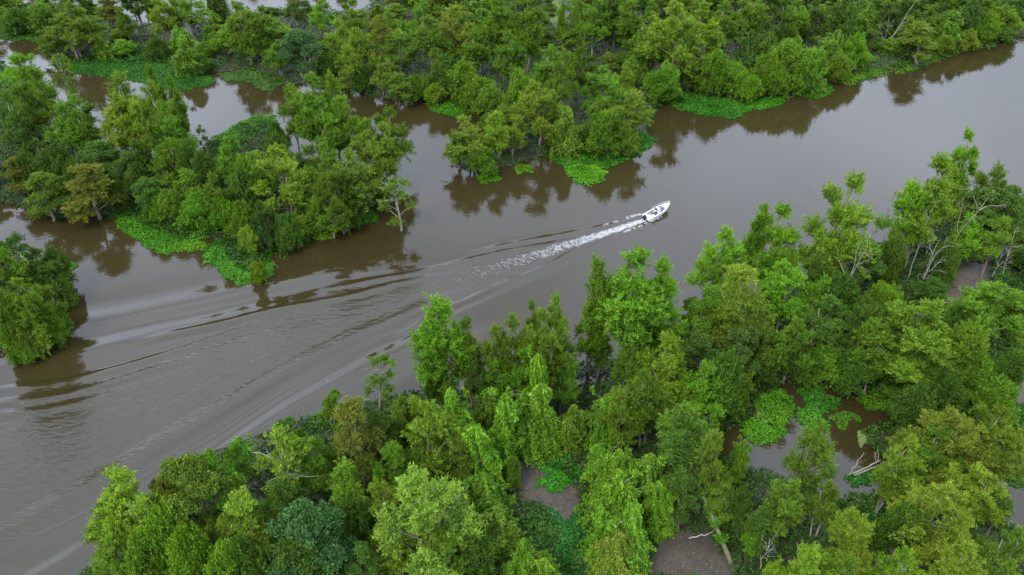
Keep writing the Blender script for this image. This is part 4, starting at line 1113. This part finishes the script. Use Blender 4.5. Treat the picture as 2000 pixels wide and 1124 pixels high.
LP = []
for q in clearP[:4]:
    lo, hi = q.min(0), q.max(0)
    P = lo + rng.random((int((hi - lo).prod() * 7), 2)) * (hi - lo)
    LP.append(P[(sdf(P, q) > -1.0) & (vnoise(P, 0.5, 62, 3) > -0.25)])
LP = np.vstack(LP)
n = len(LP); a = rng.random(n) * 6.283
big = rng.random(n) < 0.12
D = unit(np.stack([np.cos(a), np.sin(a), rng.normal(0.02, 0.12, n)], 1))
v, f, t = leaf_quads(np.column_stack([LP, np.maximum(ground_z(LP), 0) + 0.03 + 0.05 * rng.random(n)]), D, np.where(big, 1.1, 0.25) * (0.5 + rng.random(n)), np.where(big, 0.03, 0.08), rng.random(n), np.tile(np.array([0, 0, 1.0]), (n, 1)), 0.9)
o = link('leaf_litter', mesh_np('leaf_litter', v, f, M_BROAD, tone=t)); o.color = (0.13, 0.10, 0.055, 1)
tag(o, 'dead leaves and twigs scattered over the bare mud', 'litter', kind='stuff')

# ------------------------------------------------------------------ bare snags, fallen trunks, leaning trunk
def bough(mb, p, d, ln, r, depth):
    """one bare branch and its twigs, into mb"""
    p = np.array(p, float); d = unit(np.array(d, float))
    pts = [p]; cur = p; dd = d
    for k in range(5):
        dd = unit(dd + rng.normal(0, 0.16, 3) + np.array([0, 0, 0.04]))
        cur = cur + dd * ln / 5
        pts.append(cur)
    mb.tube(pts, [r * (1 - 0.8 * k / 5) for k in range(6)], 5 if r < 0.08 else 7)
    if depth > 0:
        for k in range(rng.integers(2, 4)):
            j = rng.integers(2, 6)
            bough(mb, pts[j], unit(dd + rng.normal(0, 0.6, 3)), ln * rng.uniform(0.35, 0.6), r * 0.5, depth - 1)

def snag(base_px, tip_px_y, mat, label, lean=(0, 0), limbs=6, spread=0.9, name='bare_snag', group='bare dead trees'):
    g = at(*base_px); H = height_for(g, tip_px_y); g[2] = zat(g[0], g[1]) - 0.3
    root = link(name, None); root.location = g
    tag(root, label, 'dead tree', group)
    mb = MB(); r0 = 0.006 * H + 0.035
    top = np.array([lean[0] * H, lean[1] * H, H])
    p = bend((0, 0, 0), top, 0, 8, 0.12)
    mb.tube(p, [r0 * (1 - 0.82 * k / 7) for k in range(8)], 7)
    link('trunk', mb.mesh('snag_trunk', mat), root)
    a = rng.random() * 6.28
    for i in range(limbs):
        t = rng.uniform(0.25, 0.95); j = p[min(7, int(t * 8))]
        a += 2.4
        mb = MB()
        bough(mb, j, (math.cos(a), math.sin(a), spread), H * rng.uniform(0.25, 0.45) * (1.15 - 0.5 * t), r0 * 0.5, 2)
        link('limb', mb.mesh('snag_limb', mat), root)
    return root
snag((1738, 545), 432, M_DEAD, 'white dead tree with spread bare limbs beside the river on the right', limbs=7, spread=0.5)
snag((1790, 580), 470, M_DEAD, 'pale dead tree with many upright limbs right of the white dead tree', lean=(0.04, 0.0), limbs=8, spread=1.6)
snag((1770, 555), 420, M_PALE, 'thin grey dead stem between the white dead tree and the many limbed one', limbs=3, spread=1.8)
snag((1810, 545), 390, M_PALE, 'tall pale stem leaning right beside the mud opening', lean=(0.32, 0.0), limbs=4, spread=1.5)
snag((1955, 545), 475, M_DEAD, 'grey twiggy dead tree at the right edge above the big round willow', lean=(-0.1, 0), limbs=8, spread=1.0)
snag((1935, 550), 490, M_DEAD, 'short grey dead stem left of the twiggy dead tree', limbs=5, spread=1.2)
snag((1720, 104), 45, M_DEAD, 'forked bare snag at the water edge of the far bank', limbs=6, spread=1.3)
snag((1722, 108), 0, M_PALE, 'long pale trunk leaning right out of the far bank', lean=(0.5, 0.25), limbs=3, spread=1.2)
snag((1425, 130), 100, M_DEAD, 'small silvery dead tree above the far shore bend', limbs=7, spread=0.6)
snag((1540, 90), 40, M_PALE, 'grey bare tree among the dark far bank trees', limbs=6, spread=1.2)
snag((1480, 1124), 1065, M_DEAD, 'clump of bare white stems at the bottom edge right of the leaning trunk', limbs=8, spread=1.8)
snag((910, 1110), 985, M_DEAD, 'pale bare tree below the pale yellow willow', lean=(-0.15, 0), limbs=6, spread=0.9)
snag((690, 1040), 985, M_DEAD, 'white bare boughs above the dark hollow left of the pale willow', lean=(-0.2, 0.1), limbs=7, spread=0.5)
snag((380, 1020), 1000, M_DEAD, 'low white twiggy branch beside the dark broadleaf trees', limbs=6, spread=0.5)
snag((1410, 680), 590, M_PALE, 'pale trunk leaning right under the yellow olive cypress', lean=(0.35, 0.1), limbs=2, spread=1.0)
snag((520, 945), 870, M_PALE, 'pale bare twigs standing among the yellowish thin tree', limbs=9, spread=0.7)
snag((1632, 640), 470, M_PALE, 'straight pale stem under the tall yellow green willow by the right bank', limbs=3, spread=1.0)

def log(a_px, b_px, r, mat, label, za=0.15, zb=0.15, twigs=3, name='fallen_trunk'):
    a, b = at(*a_px, za), at(*b_px, zb)
    root = link(name, None); root.location = a
    tag(root, label, 'fallen trunk', 'fallen trunks and branches')
    e = b - a
    mb = MB(); p = bend((0, 0, 0), e, 0, 7, 0.08)
    mb.tube(p, [r * (1 - 0.6 * k / 6) for k in range(7)], 7)
    link('trunk', mb.mesh('fallen_stem', mat), root)
    for i in range(twigs):
        mb = MB(); j = p[rng.integers(2, 7)]
        d = unit(e) + np.array([rng.normal(0, 0.7), rng.normal(0, 0.7), rng.uniform(0.1, 0.8)])
        bough(mb, j, d, np.linalg.norm(e) * rng.uniform(0.25, 0.5), r * 0.45, 1)
        link('branch', mb.mesh('fallen_branch', mat), root)
log((1665, 925), (1720, 900), 0.17, M_PALE, 'pair of pale fallen trunks lying over the pool, upper one', 0.4, 2.2, 3)
log((1668, 928), (1722, 908), 0.16, M_PALE, 'pale fallen trunk lying over the pool, lower one', 0.2, 1.4, 2)
log((1655, 930), (1688, 885), 0.10, M_PALE, 'thin pale trunk rising from the fallen pair in the pool', 0.2, 3.0, 2)
log((1500, 1012), (1445, 990), 0.16, M_LOG, 'dark log crossing the narrow channel beside the leaning trunk', 0.2, 0.3, 2)
log((1478, 945), (1445, 925), 0.14, M_LOG, 'short dark log below the vine stump in the pool', 0.2, 0.3, 1)
log((1600, 1025), (1625, 1040), 0.2, M_LOG, 'dark log half hidden under the corner willows', 0.3, 0.3, 1)
log((1830, 676), (1864, 674), 0.18, M_DEAD, 'short grey log lying below the large round willow', 0.4, 0.4, 1)
log((1870, 605), (1905, 622), 0.12, M_DEAD, 'pale branch fallen across the small pool on the right', 0.5, 1.0, 3)
log((240, 74), (312, 78), 0.22, M_LOG, 'dark fallen trunk on the far bank above the long mat', 0.8, 1.0, 2)
log((310, 82), (335, 112), 0.22, M_LOG, 'brown root stock by the long mat on the far bank', 1.4, 0.3, 3)
log((500, 262), (540, 245), 0.10, M_LOG, 'dark tangle of branches at the right of the green mound', 0.3, 1.6, 6)
log((545, 280), (500, 270), 0.10, M_LOG, 'bare branches drooping from the green mound into the water', 0.2, 1.5, 6)
log((1240, 182), (1290, 180), 0.12, M_PALE, 'pale bough lying along the shore behind the wooded point', 1.4, 1.6, 2)
log((1700, 118), (1790, 132), 0.16, M_LOG, 'dark driftwood along the far shore below the leaning snag', 0.3, 0.2, 4)
log((1760, 96), (1790, 86), 0.14, M_DEAD, 'straight pale log on the far shore right of the snag', 0.7, 1.2, 1)
log((104, 582), (120, 578), 0.09, M_LOG, 'small dark stick poking from the water by the islet', -0.1, 0.7, 2)
log((530, 510), (545, 525), 0.05, M_LOG, 'dark bent twig reaching into the water at the island tip', 0.6, 0.0, 2)
log((1130, 720), (1142, 762), 0.12, M_LOG, 'dark leaning branch in the inlet left of the slender willows', 3.0, 0.3, 3)
log((1050, 985), (1090, 1010), 0.07, M_DEAD, 'thin pale stick lying on the bare mud', 0.5, 0.5, 1)
log((1300, 968), (1360, 985), 0.10, M_DEAD, 'curved pale bough reaching left from the leaning trunk', 3.5, 3.2, 1)
log((1345, 1052), (1392, 1040), 0.10, M_DEAD, 'curved pale bough low on the leaning trunk above the mud', 1.0, 2.4, 1)

# the big leaning trunk
ga = at(1432, 1118); ga[2] = zat(ga[0], ga[1]) - 0.3
gb = at(1335, 880, 9.0)
root = link('leaning_tree', None); root.location = ga
tag(root, 'leaning mossy trunk with vine sleeve and thin leafy top on the near bank', 'tree')
e = gb - ga
mb = MB(); p = bend((0, 0, 0), e, 0.4, 9, 0.10)
mb.tube(p, [0.33 * (1 - 0.72 * k / 8) for k in range(9)], 9)
link('trunk', mb.mesh('leaning_trunk', M_MOSSY), root)
parts = []
for k in range(2, 9):
    c = p[k] + rng.normal(0, 0.15, (7, 3))
    parts.append(clump_leaves(c, rng.uniform(0.25, 0.6, 7), 60, 0.34, 0.09, droop=0.3))
v, f, t = merge(parts)
o = link('vine_sleeve', mesh_np('vine_sleeve', v, f, M_BROAD, tone=t), root); o.color = (0.075, 0.19, 0.015, 1)
parts = []
mb = MB()
for k in range(16):
    q = p[8] + np.array([rng.normal(0, 2.0), rng.normal(0.5, 2.0), rng.normal(1.2, 1.5)])
    mb.tube(bend(p[6 + k % 3], q, 0.3, 4, 0.1), [0.09, 0.06, 0.04, 0.02], 5)
    parts.append(clump_leaves(q + rng.normal(0, 0.7, (7, 3)), rng.uniform(0.4, 0.8, 7), 90, 0.44, 0.08))
v, f, t = merge(parts)
link('limb', mb.mesh('leaning_limbs', M_MOSSY), root)
o = link('crown', mesh_np('leaning_crown', v, f, M_LEAF, tone=t), root); o.color = (0.075, 0.15, 0.02, 1)

# ------------------------------------------------------------------ the motor boat
st, bw = at(1259, 430)[:2], at(1307, 408)[:2]
hd = math.atan2(bw[1] - st[1], bw[0] - st[0])
BL = 5.9
boat = link('motor_boat', None)
mid = (st + bw) / 2
boat.location = (mid[0], mid[1], 0.12)
boat.rotation_euler = (0, math.radians(-5), hd)       # planing, bow up
tag(boat, 'white open motor boat speeding up the river with its bow raised', 'boat')
bx = BL / 2
def half_beam(t):                                     # t 0 stern .. 1 bow
    return 1.06 * (1 - max(0, (t - 0.45) / 0.55) ** 2.6 * 0.86) * (0.94 + 0.06 * min(1, t * 4))
def sheer(t): return 0.62 + 0.34 * t ** 2
rings = []
for k in range(15):
    t = k / 14; x = -bx + BL * t; b = half_beam(t); s = sheer(t)
    keel = -0.32 + (0.75 * max(0, (t - 0.72) / 0.28) ** 2)
    ch = -0.08 + 0.42 * max(0, (t - 0.5) / 0.5) ** 2
    rings.append([(x, 0, keel), (x, -b * 0.84, ch), (x + 0.10 * t, -b * 0.97, (ch + s) / 2), (x + 0.28 * t * t, -b, s), (x + 0.28 * t * t, -b + 0.16, s + 0.02), (x + 0.2 * t * t, -b + 0.18, s - 0.05),
                  (x + 0.2 * t * t, b - 0.18, s - 0.05), (x + 0.28 * t * t, b - 0.16, s + 0.02), (x + 0.28 * t * t, b, s), (x + 0.10 * t, b * 0.97, (ch + s) / 2), (x, b * 0.84, ch)])
# hull shell: drop the inner lid, the deck sits lower
hm = MB()
m = len(rings[0]); base = 0
for r in rings: hm.v += r
for i in range(14):
    for k in range(m):
        if k == 5: continue
        a = i * m + k; b = i * m + (k + 1) % m
        hm.f.append((a, b, b + m, a + m))
hm.f.append((0, 10, 9, 8, 7, 6, 5, 4, 3, 2, 1)); hm.f.append(tuple(14 * m + k for k in range(11)))
link('hull', hm.mesh('boat_hull', M_WHITE, smooth=False), boat)
dk = MB()                                            # cockpit sole with its inner sides
dr = []
for k in range(13):
    t = 0.02 + 0.70 * k / 12; x = -bx + BL * t; b = half_beam(t) - 0.18
    dr.append([(x, -b, sheer(t) - 0.05), (x, -b + 0.06, 0.22), (x, b - 0.06, 0.22), (x, b, sheer(t) - 0.05)])
for r in dr: dk.v += r
for i in range(12):
    for k in range(3):
        a = i * 4 + k
        dk.f.append((a, a + 1, a + 5, a + 4))
dk.f.append((0, 3, 2, 1)); dk.f.append((48, 49, 50, 51))
link('cockpit_floor', dk.mesh('cockpit_floor', M_DECK, smooth=False), boat)
fd = MB()                                            # raised casting deck at the bow
fr_ = []
for k in range(9):
    t = 0.73 + 0.265 * k / 8; x = -bx + BL * t + 0.2 * t * t; b = half_beam(t) - 0.175
    fr_.append([(x, -b, sheer(t) - 0.06), (x, b, sheer(t) - 0.06), (x, b, 0.3), (x, -b, 0.3)])
fd.loft(fr_)
link('bow_deck', fd.mesh('bow_deck', M_DECK, smooth=False), boat)
hb = MB(); hb.box((1.95, 0.0, 0.845), (0.62, 0.7, 0.03), 0.01); link('hatch', hb.mesh('deck_hatch', M_WHITE, smooth=False), boat)
rb = MB()
for s in (-1, 1):
    pts = [(-bx + BL * t + 0.28 * t * t, s * (half_beam(t) + 0.015), sheer(t) - 0.06) for t in np.linspace(0, 1, 14)]
    rb.tube(pts, 0.03, 6)
link('rub_rail', rb.mesh('rub_rail', M_BLACK), boat)
cn = MB(); cn.box((0.25, 0.05, 0.72), (0.75, 0.85, 1.0), 0.07, taper=0.85)
con = link('console', cn.mesh('console', M_WHITE, smooth=False), boat)
ws = MB()
ws.loft([[(0.50, -0.36, 1.2), (0.53, -0.36, 1.2), (0.53, 0.46, 1.2), (0.50, 0.46, 1.2)], [(0.28, -0.30, 1.58), (0.31, -0.30, 1.58), (0.31, 0.40, 1.58), (0.28, 0.40, 1.58)]])
link('windscreen', ws.mesh('windscreen', M_TINT, smooth=False), con)
sw = MB()
sw.tube([(-0.18 + 0.0 * k, 0.05 + 0.18 * math.cos(k * 0.5236), 1.05 + 0.18 * math.sin(k * 0.5236)) for k in range(13)], 0.018, 6)
sw.tube([(0.0, 0.05, 1.02), (-0.18, 0.05, 1.05)], 0.02, 6)
link('steering_wheel', sw.mesh('steering_wheel', M_BLACK), con)
se = MB(); se.box((-0.95, 0.05, 0.55), (0.5, 0.95, 0.66), 0.06)
s_o = link('helm_seat', se.mesh('helm_seat', M_SEAT, smooth=False), boat)
bk = MB(); bk.box((-1.22, 0.05, 1.05), (0.1, 0.92, 0.4), 0.03); link('backrest', bk.mesh('helm_backrest', M_SEAT, smooth=False), s_o)
fs = MB(); fs.box((1.02, 0.05, 0.45), (0.55, 0.75, 0.46), 0.06); link('front_seat', fs.mesh('front_seat', M_SEAT, smooth=False), boat)
bd = MB(); bd.box((-2.5, 0, 0.42), (0.8, 1.66, 0.42), 0.05); link('stern_bench', bd.mesh('stern_bench', M_WHITE, smooth=False), boat)
rl = MB()
def rail_pt(t, s): return (-bx + BL * t + 0.30 * t * t, s * (half_beam(t) - 0.08), sheer(t) + 0.40)
pts = [rail_pt(t, 1) for t in np.linspace(0.42, 1.0, 10)] + [rail_pt(t, -1) for t in np.linspace(1.0, 0.72, 6)]
pts = [(pts[0][0] - 0.25, pts[0][1], sheer(0.4))] + pts + [(pts[-1][0] - 0.15, pts[-1][1], sheer(0.7))]
rl.tube(pts, 0.028, 6)
for t, s in ((0.55, 1), (0.7, 1), (0.85, 1), (0.97, 1), (0.97, -1), (0.84, -1)):
    q = rail_pt(t, s); rl.tube([(q[0], q[1], sheer(t)), q], 0.022, 6)
link('bow_rail', rl.mesh('bow_rail', M_STEEL), boat)
ob = link('outboard_motor', None, boat); ob.location = (-bx - 0.32, 0, 0.2)
cw = MB()
cw.loft([[(x * s_, y * s_, z) for x, y in ((-0.42, -0.2), (-0.3, -0.27), (0.25, -0.27), (0.36, -0.16), (0.36, 0.16), (0.25, 0.27), (-0.3, 0.27), (-0.42, 0.2))] for z, s_ in ((0.35, 0.85), (0.5, 1.0), (0.85, 0.98), (1.0, 0.8), (1.05, 0.5))])
link('cowling', cw.mesh('cowling', M_NAVY, smooth=False), ob)
lg = MB()
lg.loft([[(x * s_, y * s_, z) for x, y in ((-0.22, -0.06), (0.14, -0.09), (0.24, 0), (0.14, 0.09), (-0.22, 0.06))] for z, s_ in ((0.36, 1.4), (0.1, 1.0), (-0.45, 0.9), (-0.62, 0.55))])
lg.box((-0.12, 0, -0.18), (0.5, 0.34, 0.03), 0.008)
lg.box((0.22, 0, 0.28), (0.22, 0.36, 0.34), 0.03)
link('drive_leg', lg.mesh('drive_leg', M_BLACK, smooth=False), ob)
pp = MB()
for k in range(3):
    a = k * 2.094
    pp.loft([[(-0.30, math.cos(a) * r - math.sin(a) * w, -0.48 + math.sin(a) * r + math.cos(a) * w) for r, w in ((0.03, -0.03), (0.18, -0.07), (0.2, 0.03), (0.03, 0.03))],
             [(-0.34, math.cos(a) * r - math.sin(a) * w, -0.48 + math.sin(a) * r + math.cos(a) * w) for r, w in ((0.03, -0.03), (0.18, -0.05), (0.2, 0.05), (0.03, 0.03))]])
link('propeller', pp.mesh('propeller', M_STEEL, smooth=False), ob)
cl_ = MB()
for s in (-1, 1):
    for x in (-2.0, 2.3): cl_.box((x, s * (half_beam((x + bx) / BL) - 0.07), sheer((x + bx) / BL) + 0.05), (0.2, 0.04, 0.05), 0.01)
link('cleat', cl_.mesh('cleats', M_STEEL, smooth=False), boat)
BM = Matrix.Translation(boat.location) @ boat.rotation_euler.to_matrix().to_4x4()

def on_boat(x, y, z): return BM @ Vector((x, y, z))

co = MB(); co.box((0, 0, 0.2), (0.7, 0.42, 0.4), 0.04)
cooler = link('cooler', None); cooler.location = on_boat(-1.75, -0.55, 0.22); cooler.rotation_euler = boat.rotation_euler
link('cooler_body', co.mesh('cooler_body', M_BLUE, smooth=False), cooler)
li = MB(); li.box((0, 0, 0.44), (0.73, 0.45, 0.07), 0.02); link('lid', li.mesh('cooler_lid', M_WHITE, smooth=False), cooler)
tag(cooler, 'blue cooler with white lid on the boat floor behind the helm seat', 'cooler')

def person(x, y, z, pose, shirt, legs, label, cap=None):
    """skinned figure facing +x of the boat: one continuous body, clothes and hair as children"""
    root = link('person', None); root.location = on_boat(x, y, z); root.rotation_euler = boat.rotation_euler
    tag(root, label, 'person')
    V = []; E = []; Rr = []
    def add(p, r, par=None):
        V.append(p); Rr.append(r)
        if par is not None: E.append((par, len(V) - 1))
        return len(V) - 1
    if pose == 'stand': hz, lean_ = 0.92, 0.05
    else: hz, lean_ = 0.08, 0.02
    pel = add((0, 0, hz), 0.145)
    w = add((0.01, 0, hz + 0.20), 0.125, pel)
    ch = add((lean_, 0, hz + 0.40), 0.15, w)
    nb_ = add((lean_ + 0.01, 0, hz + 0.53), 0.07, ch)
    nk = add((lean_ + 0.03, 0, hz + 0.60), 0.055, nb_)
    hd1 = add((lean_ + 0.05, 0, hz + 0.70), 0.085, nk)
    add((lean_ + 0.05, 0, hz + 0.80), 0.08, hd1)
    hands = []
    for s in (-1, 1):
        sh = add((lean_, s * 0.19, hz + 0.49), 0.06, ch)
        el = add((lean_ + 0.14, s * 0.25, hz + 0.26), 0.045, sh)
        if pose == 'stand': wr = (lean_ + 0.42, s * 0.15, hz + 0.24)
        else: wr = (0.36, s * 0.16, hz + 0.14)
        wi = add(wr, 0.032, el)
        pa = add((wr[0] + 0.08, wr[1] - s * 0.01, wr[2] - 0.01), 0.036, wi)
        for q in range(4):
            b_ = add((wr[0] + 0.13, wr[1] + (q - 1.5) * 0.022, wr[2] - 0.015), 0.010, pa)
            add((wr[0] + 0.17 - 0.006 * abs(q - 1), wr[1] + (q - 1.5) * 0.024, wr[2] - 0.045), 0.008, b_)
        th = add((wr[0] + 0.09, wr[1] - s * 0.045, wr[2] - 0.005), 0.010, wi)
        add((wr[0] + 0.13, wr[1] - s * 0.055, wr[2] - 0.03), 0.009, th)
        hip = add((0.0, s * 0.10, hz - 0.06), 0.095, pel)
        if pose == 'stand':
            kn = add((0.05, s * 0.13, 0.48), 0.062, hip); an = add((0.0, s * 0.14, 0.09), 0.042, kn); add((0.17, s * 0.16, 0.04), 0.04, an)
        else:
            kn = add((0.42, s * 0.12, hz + 0.0), 0.065, hip); an = add((0.44, s * 0.13, hz - 0.40), 0.042, kn); add((0.60, s * 0.14, hz - 0.44), 0.04, an)
    me = bpy.data.meshes.new('body'); me.from_pydata(V, E, []); me.update()
    o = link('body', me, root)
    me.materials.append(M_SKIN); me.materials.append(shirt); me.materials.append(legs)
    sk = o.modifiers.new('Skin', 'SKIN'); sk.use_smooth_shade = True
    for i, r in enumerate(Rr):
        me.skin_vertices[0].data[i].radius = (r, r)
        me.skin_vertices[0].data[i].use_root = (i == 0)
    sb = o.modifiers.new('Subsurf', 'SUBSURF'); sb.levels = 1; sb.render_levels = 1
    bpy.context.view_layer.update()
    dg = bpy.context.evaluated_depsgraph_get()
    me2 = bpy.data.meshes.new_from_object(o.evaluated_get(dg))
    o.modifiers.clear(); o.data = me2
    me2.materials.clear()
    for mm in (M_SKIN, shirt, legs): me2.materials.append(mm)
    for pl in me2.polygons:
        c = pl.center
        armpos = abs(c[1]) > 0.17 and c[2] < hz + 0.36
        if pose == 'stand': leg = c[2] < hz + 0.04 and not (c[0] > 0.25 and c[2] > 0.7)
        else: leg = c[2] < hz + 0.09 and not (c[0] > 0.30 and c[2] > hz + 0.07)
        hand = (c[0] > lean_ + 0.2 and c[2] > hz + 0.09 and pose != 'stand') or (c[0] > 0.3 and c[2] > hz)
        pl.material_index = 2 if leg else (0 if (hand or c[2] > hz + 0.55) else 1)
        pl.use_smooth = True
    hx, hz2 = lean_ + 0.05, hz + 0.76
    hm_ = MB()
    rr = []
    for k in range(6):
        ph_ = -0.1 + k * 0.32
        z_ = hz2 + 0.04 + 0.10 * math.sin(ph_); q = 0.112 * math.cos(ph_)
        rr.append([(hx - 0.012 + q * math.cos(a), q * 0.92 * math.sin(a), z_) for a in np.linspace(0, 2 * math.pi, 10, endpoint=False)])
    hm_.loft(rr)
    if cap: hm_.box((hx + 0.13, 0, hz2 + 0.045), (0.12, 0.14, 0.012))
    link('cap' if cap else 'hair', hm_.mesh('headwear', cap or M_HAIR), root)
    fm = MB(); fm.loft([[(hx + 0.08, -0.02, hz2 - 0.05), (hx + 0.08, 0.02, hz2 - 0.05), (hx + 0.115, 0.0, hz2 - 0.045)], [(hx + 0.075, -0.008, hz2), (hx + 0.075, 0.008, hz2), (hx + 0.085, 0, hz2)]])
    link('nose', fm.mesh('nose', M_SKIN), root)
    for s in (-1, 1):
        e_ = MB(); e_.box((hx + 0.083, s * 0.033, hz2 - 0.003), (0.012, 0.024, 0.012)); link('eye', e_.mesh('eye', M_BLACK), root)
        e_ = MB(); e_.box((hx, s * 0.086, hz2 - 0.02), (0.035, 0.02, 0.055), 0.006); link('ear', e_.mesh('ear', M_SKIN), root)
    mo = MB(); mo.box((hx + 0.083, 0, hz2 - 0.08), (0.012, 0.045, 0.01)); link('mouth', mo.mesh('mouth', simple_mat('lips', (0.30, 0.10, 0.08), 0.5)), root)
    return root
person(-0.55, -0.02, 0.23, 'stand', M_RED, M_DARKC, 'person in a red shirt and dark cap standing at the boat helm', M_BLACK)
person(0.98, 0.05, 0.70, 'sit', M_CYAN, M_BLUE, 'person in a light blue shirt sitting ahead of the console')
person(-1.05, -0.68 + 0.34, 0.90, 'sit', M_WHITE, M_DARKC, 'person in a white shirt sitting behind the helm')

# bow spray and side wash
def wash(pts, w0, w1, dens, size):
    c = curve(pts, 24); sg = np.linalg.norm(np.diff(c, axis=0), axis=1); cu = np.concatenate([[0], np.cumsum(sg)])
    n = int(cu[-1] * (w0 + w1) * dens)
    s = rng.random(n) * cu[-1]
    q = s / cu[-1]
    P = np.stack([np.interp(s, cu, c[:, 0]), np.interp(s, cu, c[:, 1])], 1) + rng.normal(0, 1, (n, 2)) * (w0 + (w1 - w0) * q)[:, None] * 0.5
    k = vnoise(P, 1.3, 71, 2) > -0.45 + 0.5 * q
    return flakes(P[k], size * (0.6 + 0.7 * rng.random((k.sum(), 1))))
acc = []
for a in (([(1290, 420), (1270, 433), (1245, 444), (1205, 458)], 0.55, 0.3, 60, 0.05), ([(1284, 424), (1270, 431)], 0.8, 0.6, 80, 0.05),
          ([(1272, 414), (1248, 420), (1222, 428), (1170, 443)], 0.25, 0.4, 55, 0.045),
          ([(1258, 418), (1230, 423), (1195, 436)], 0.25, 0.4, 45, 0.04)):
    acc.append(wash(*a))
vv_, ff_, o_ = [], [], 0
for v, f in acc:
    vv_.append(v); ff_.append(f + o_); o_ += len(v)
# a few drifting flecks further off
Cx = np.vstack([at(*p)[:2] + rng.normal(0, 1.6, (14, 2)) for p in ((1610, 375), (1560, 395), (1640, 365), (1540, 415), (1310, 440), (1980, 145), (600, 810))])
v, f = flakes(Cx, 0.03 * (0.5 + rng.random((len(Cx), 1))))
vv_.append(v); ff_.append(f + o_)
sp = link('bow_spray', mesh_np('bow_spray', np.vstack(vv_), np.vstack(ff_), M_FOAM))
tag(sp, 'white spray thrown off both sides of the boat and flecks on the water', 'foam', kind='stuff')
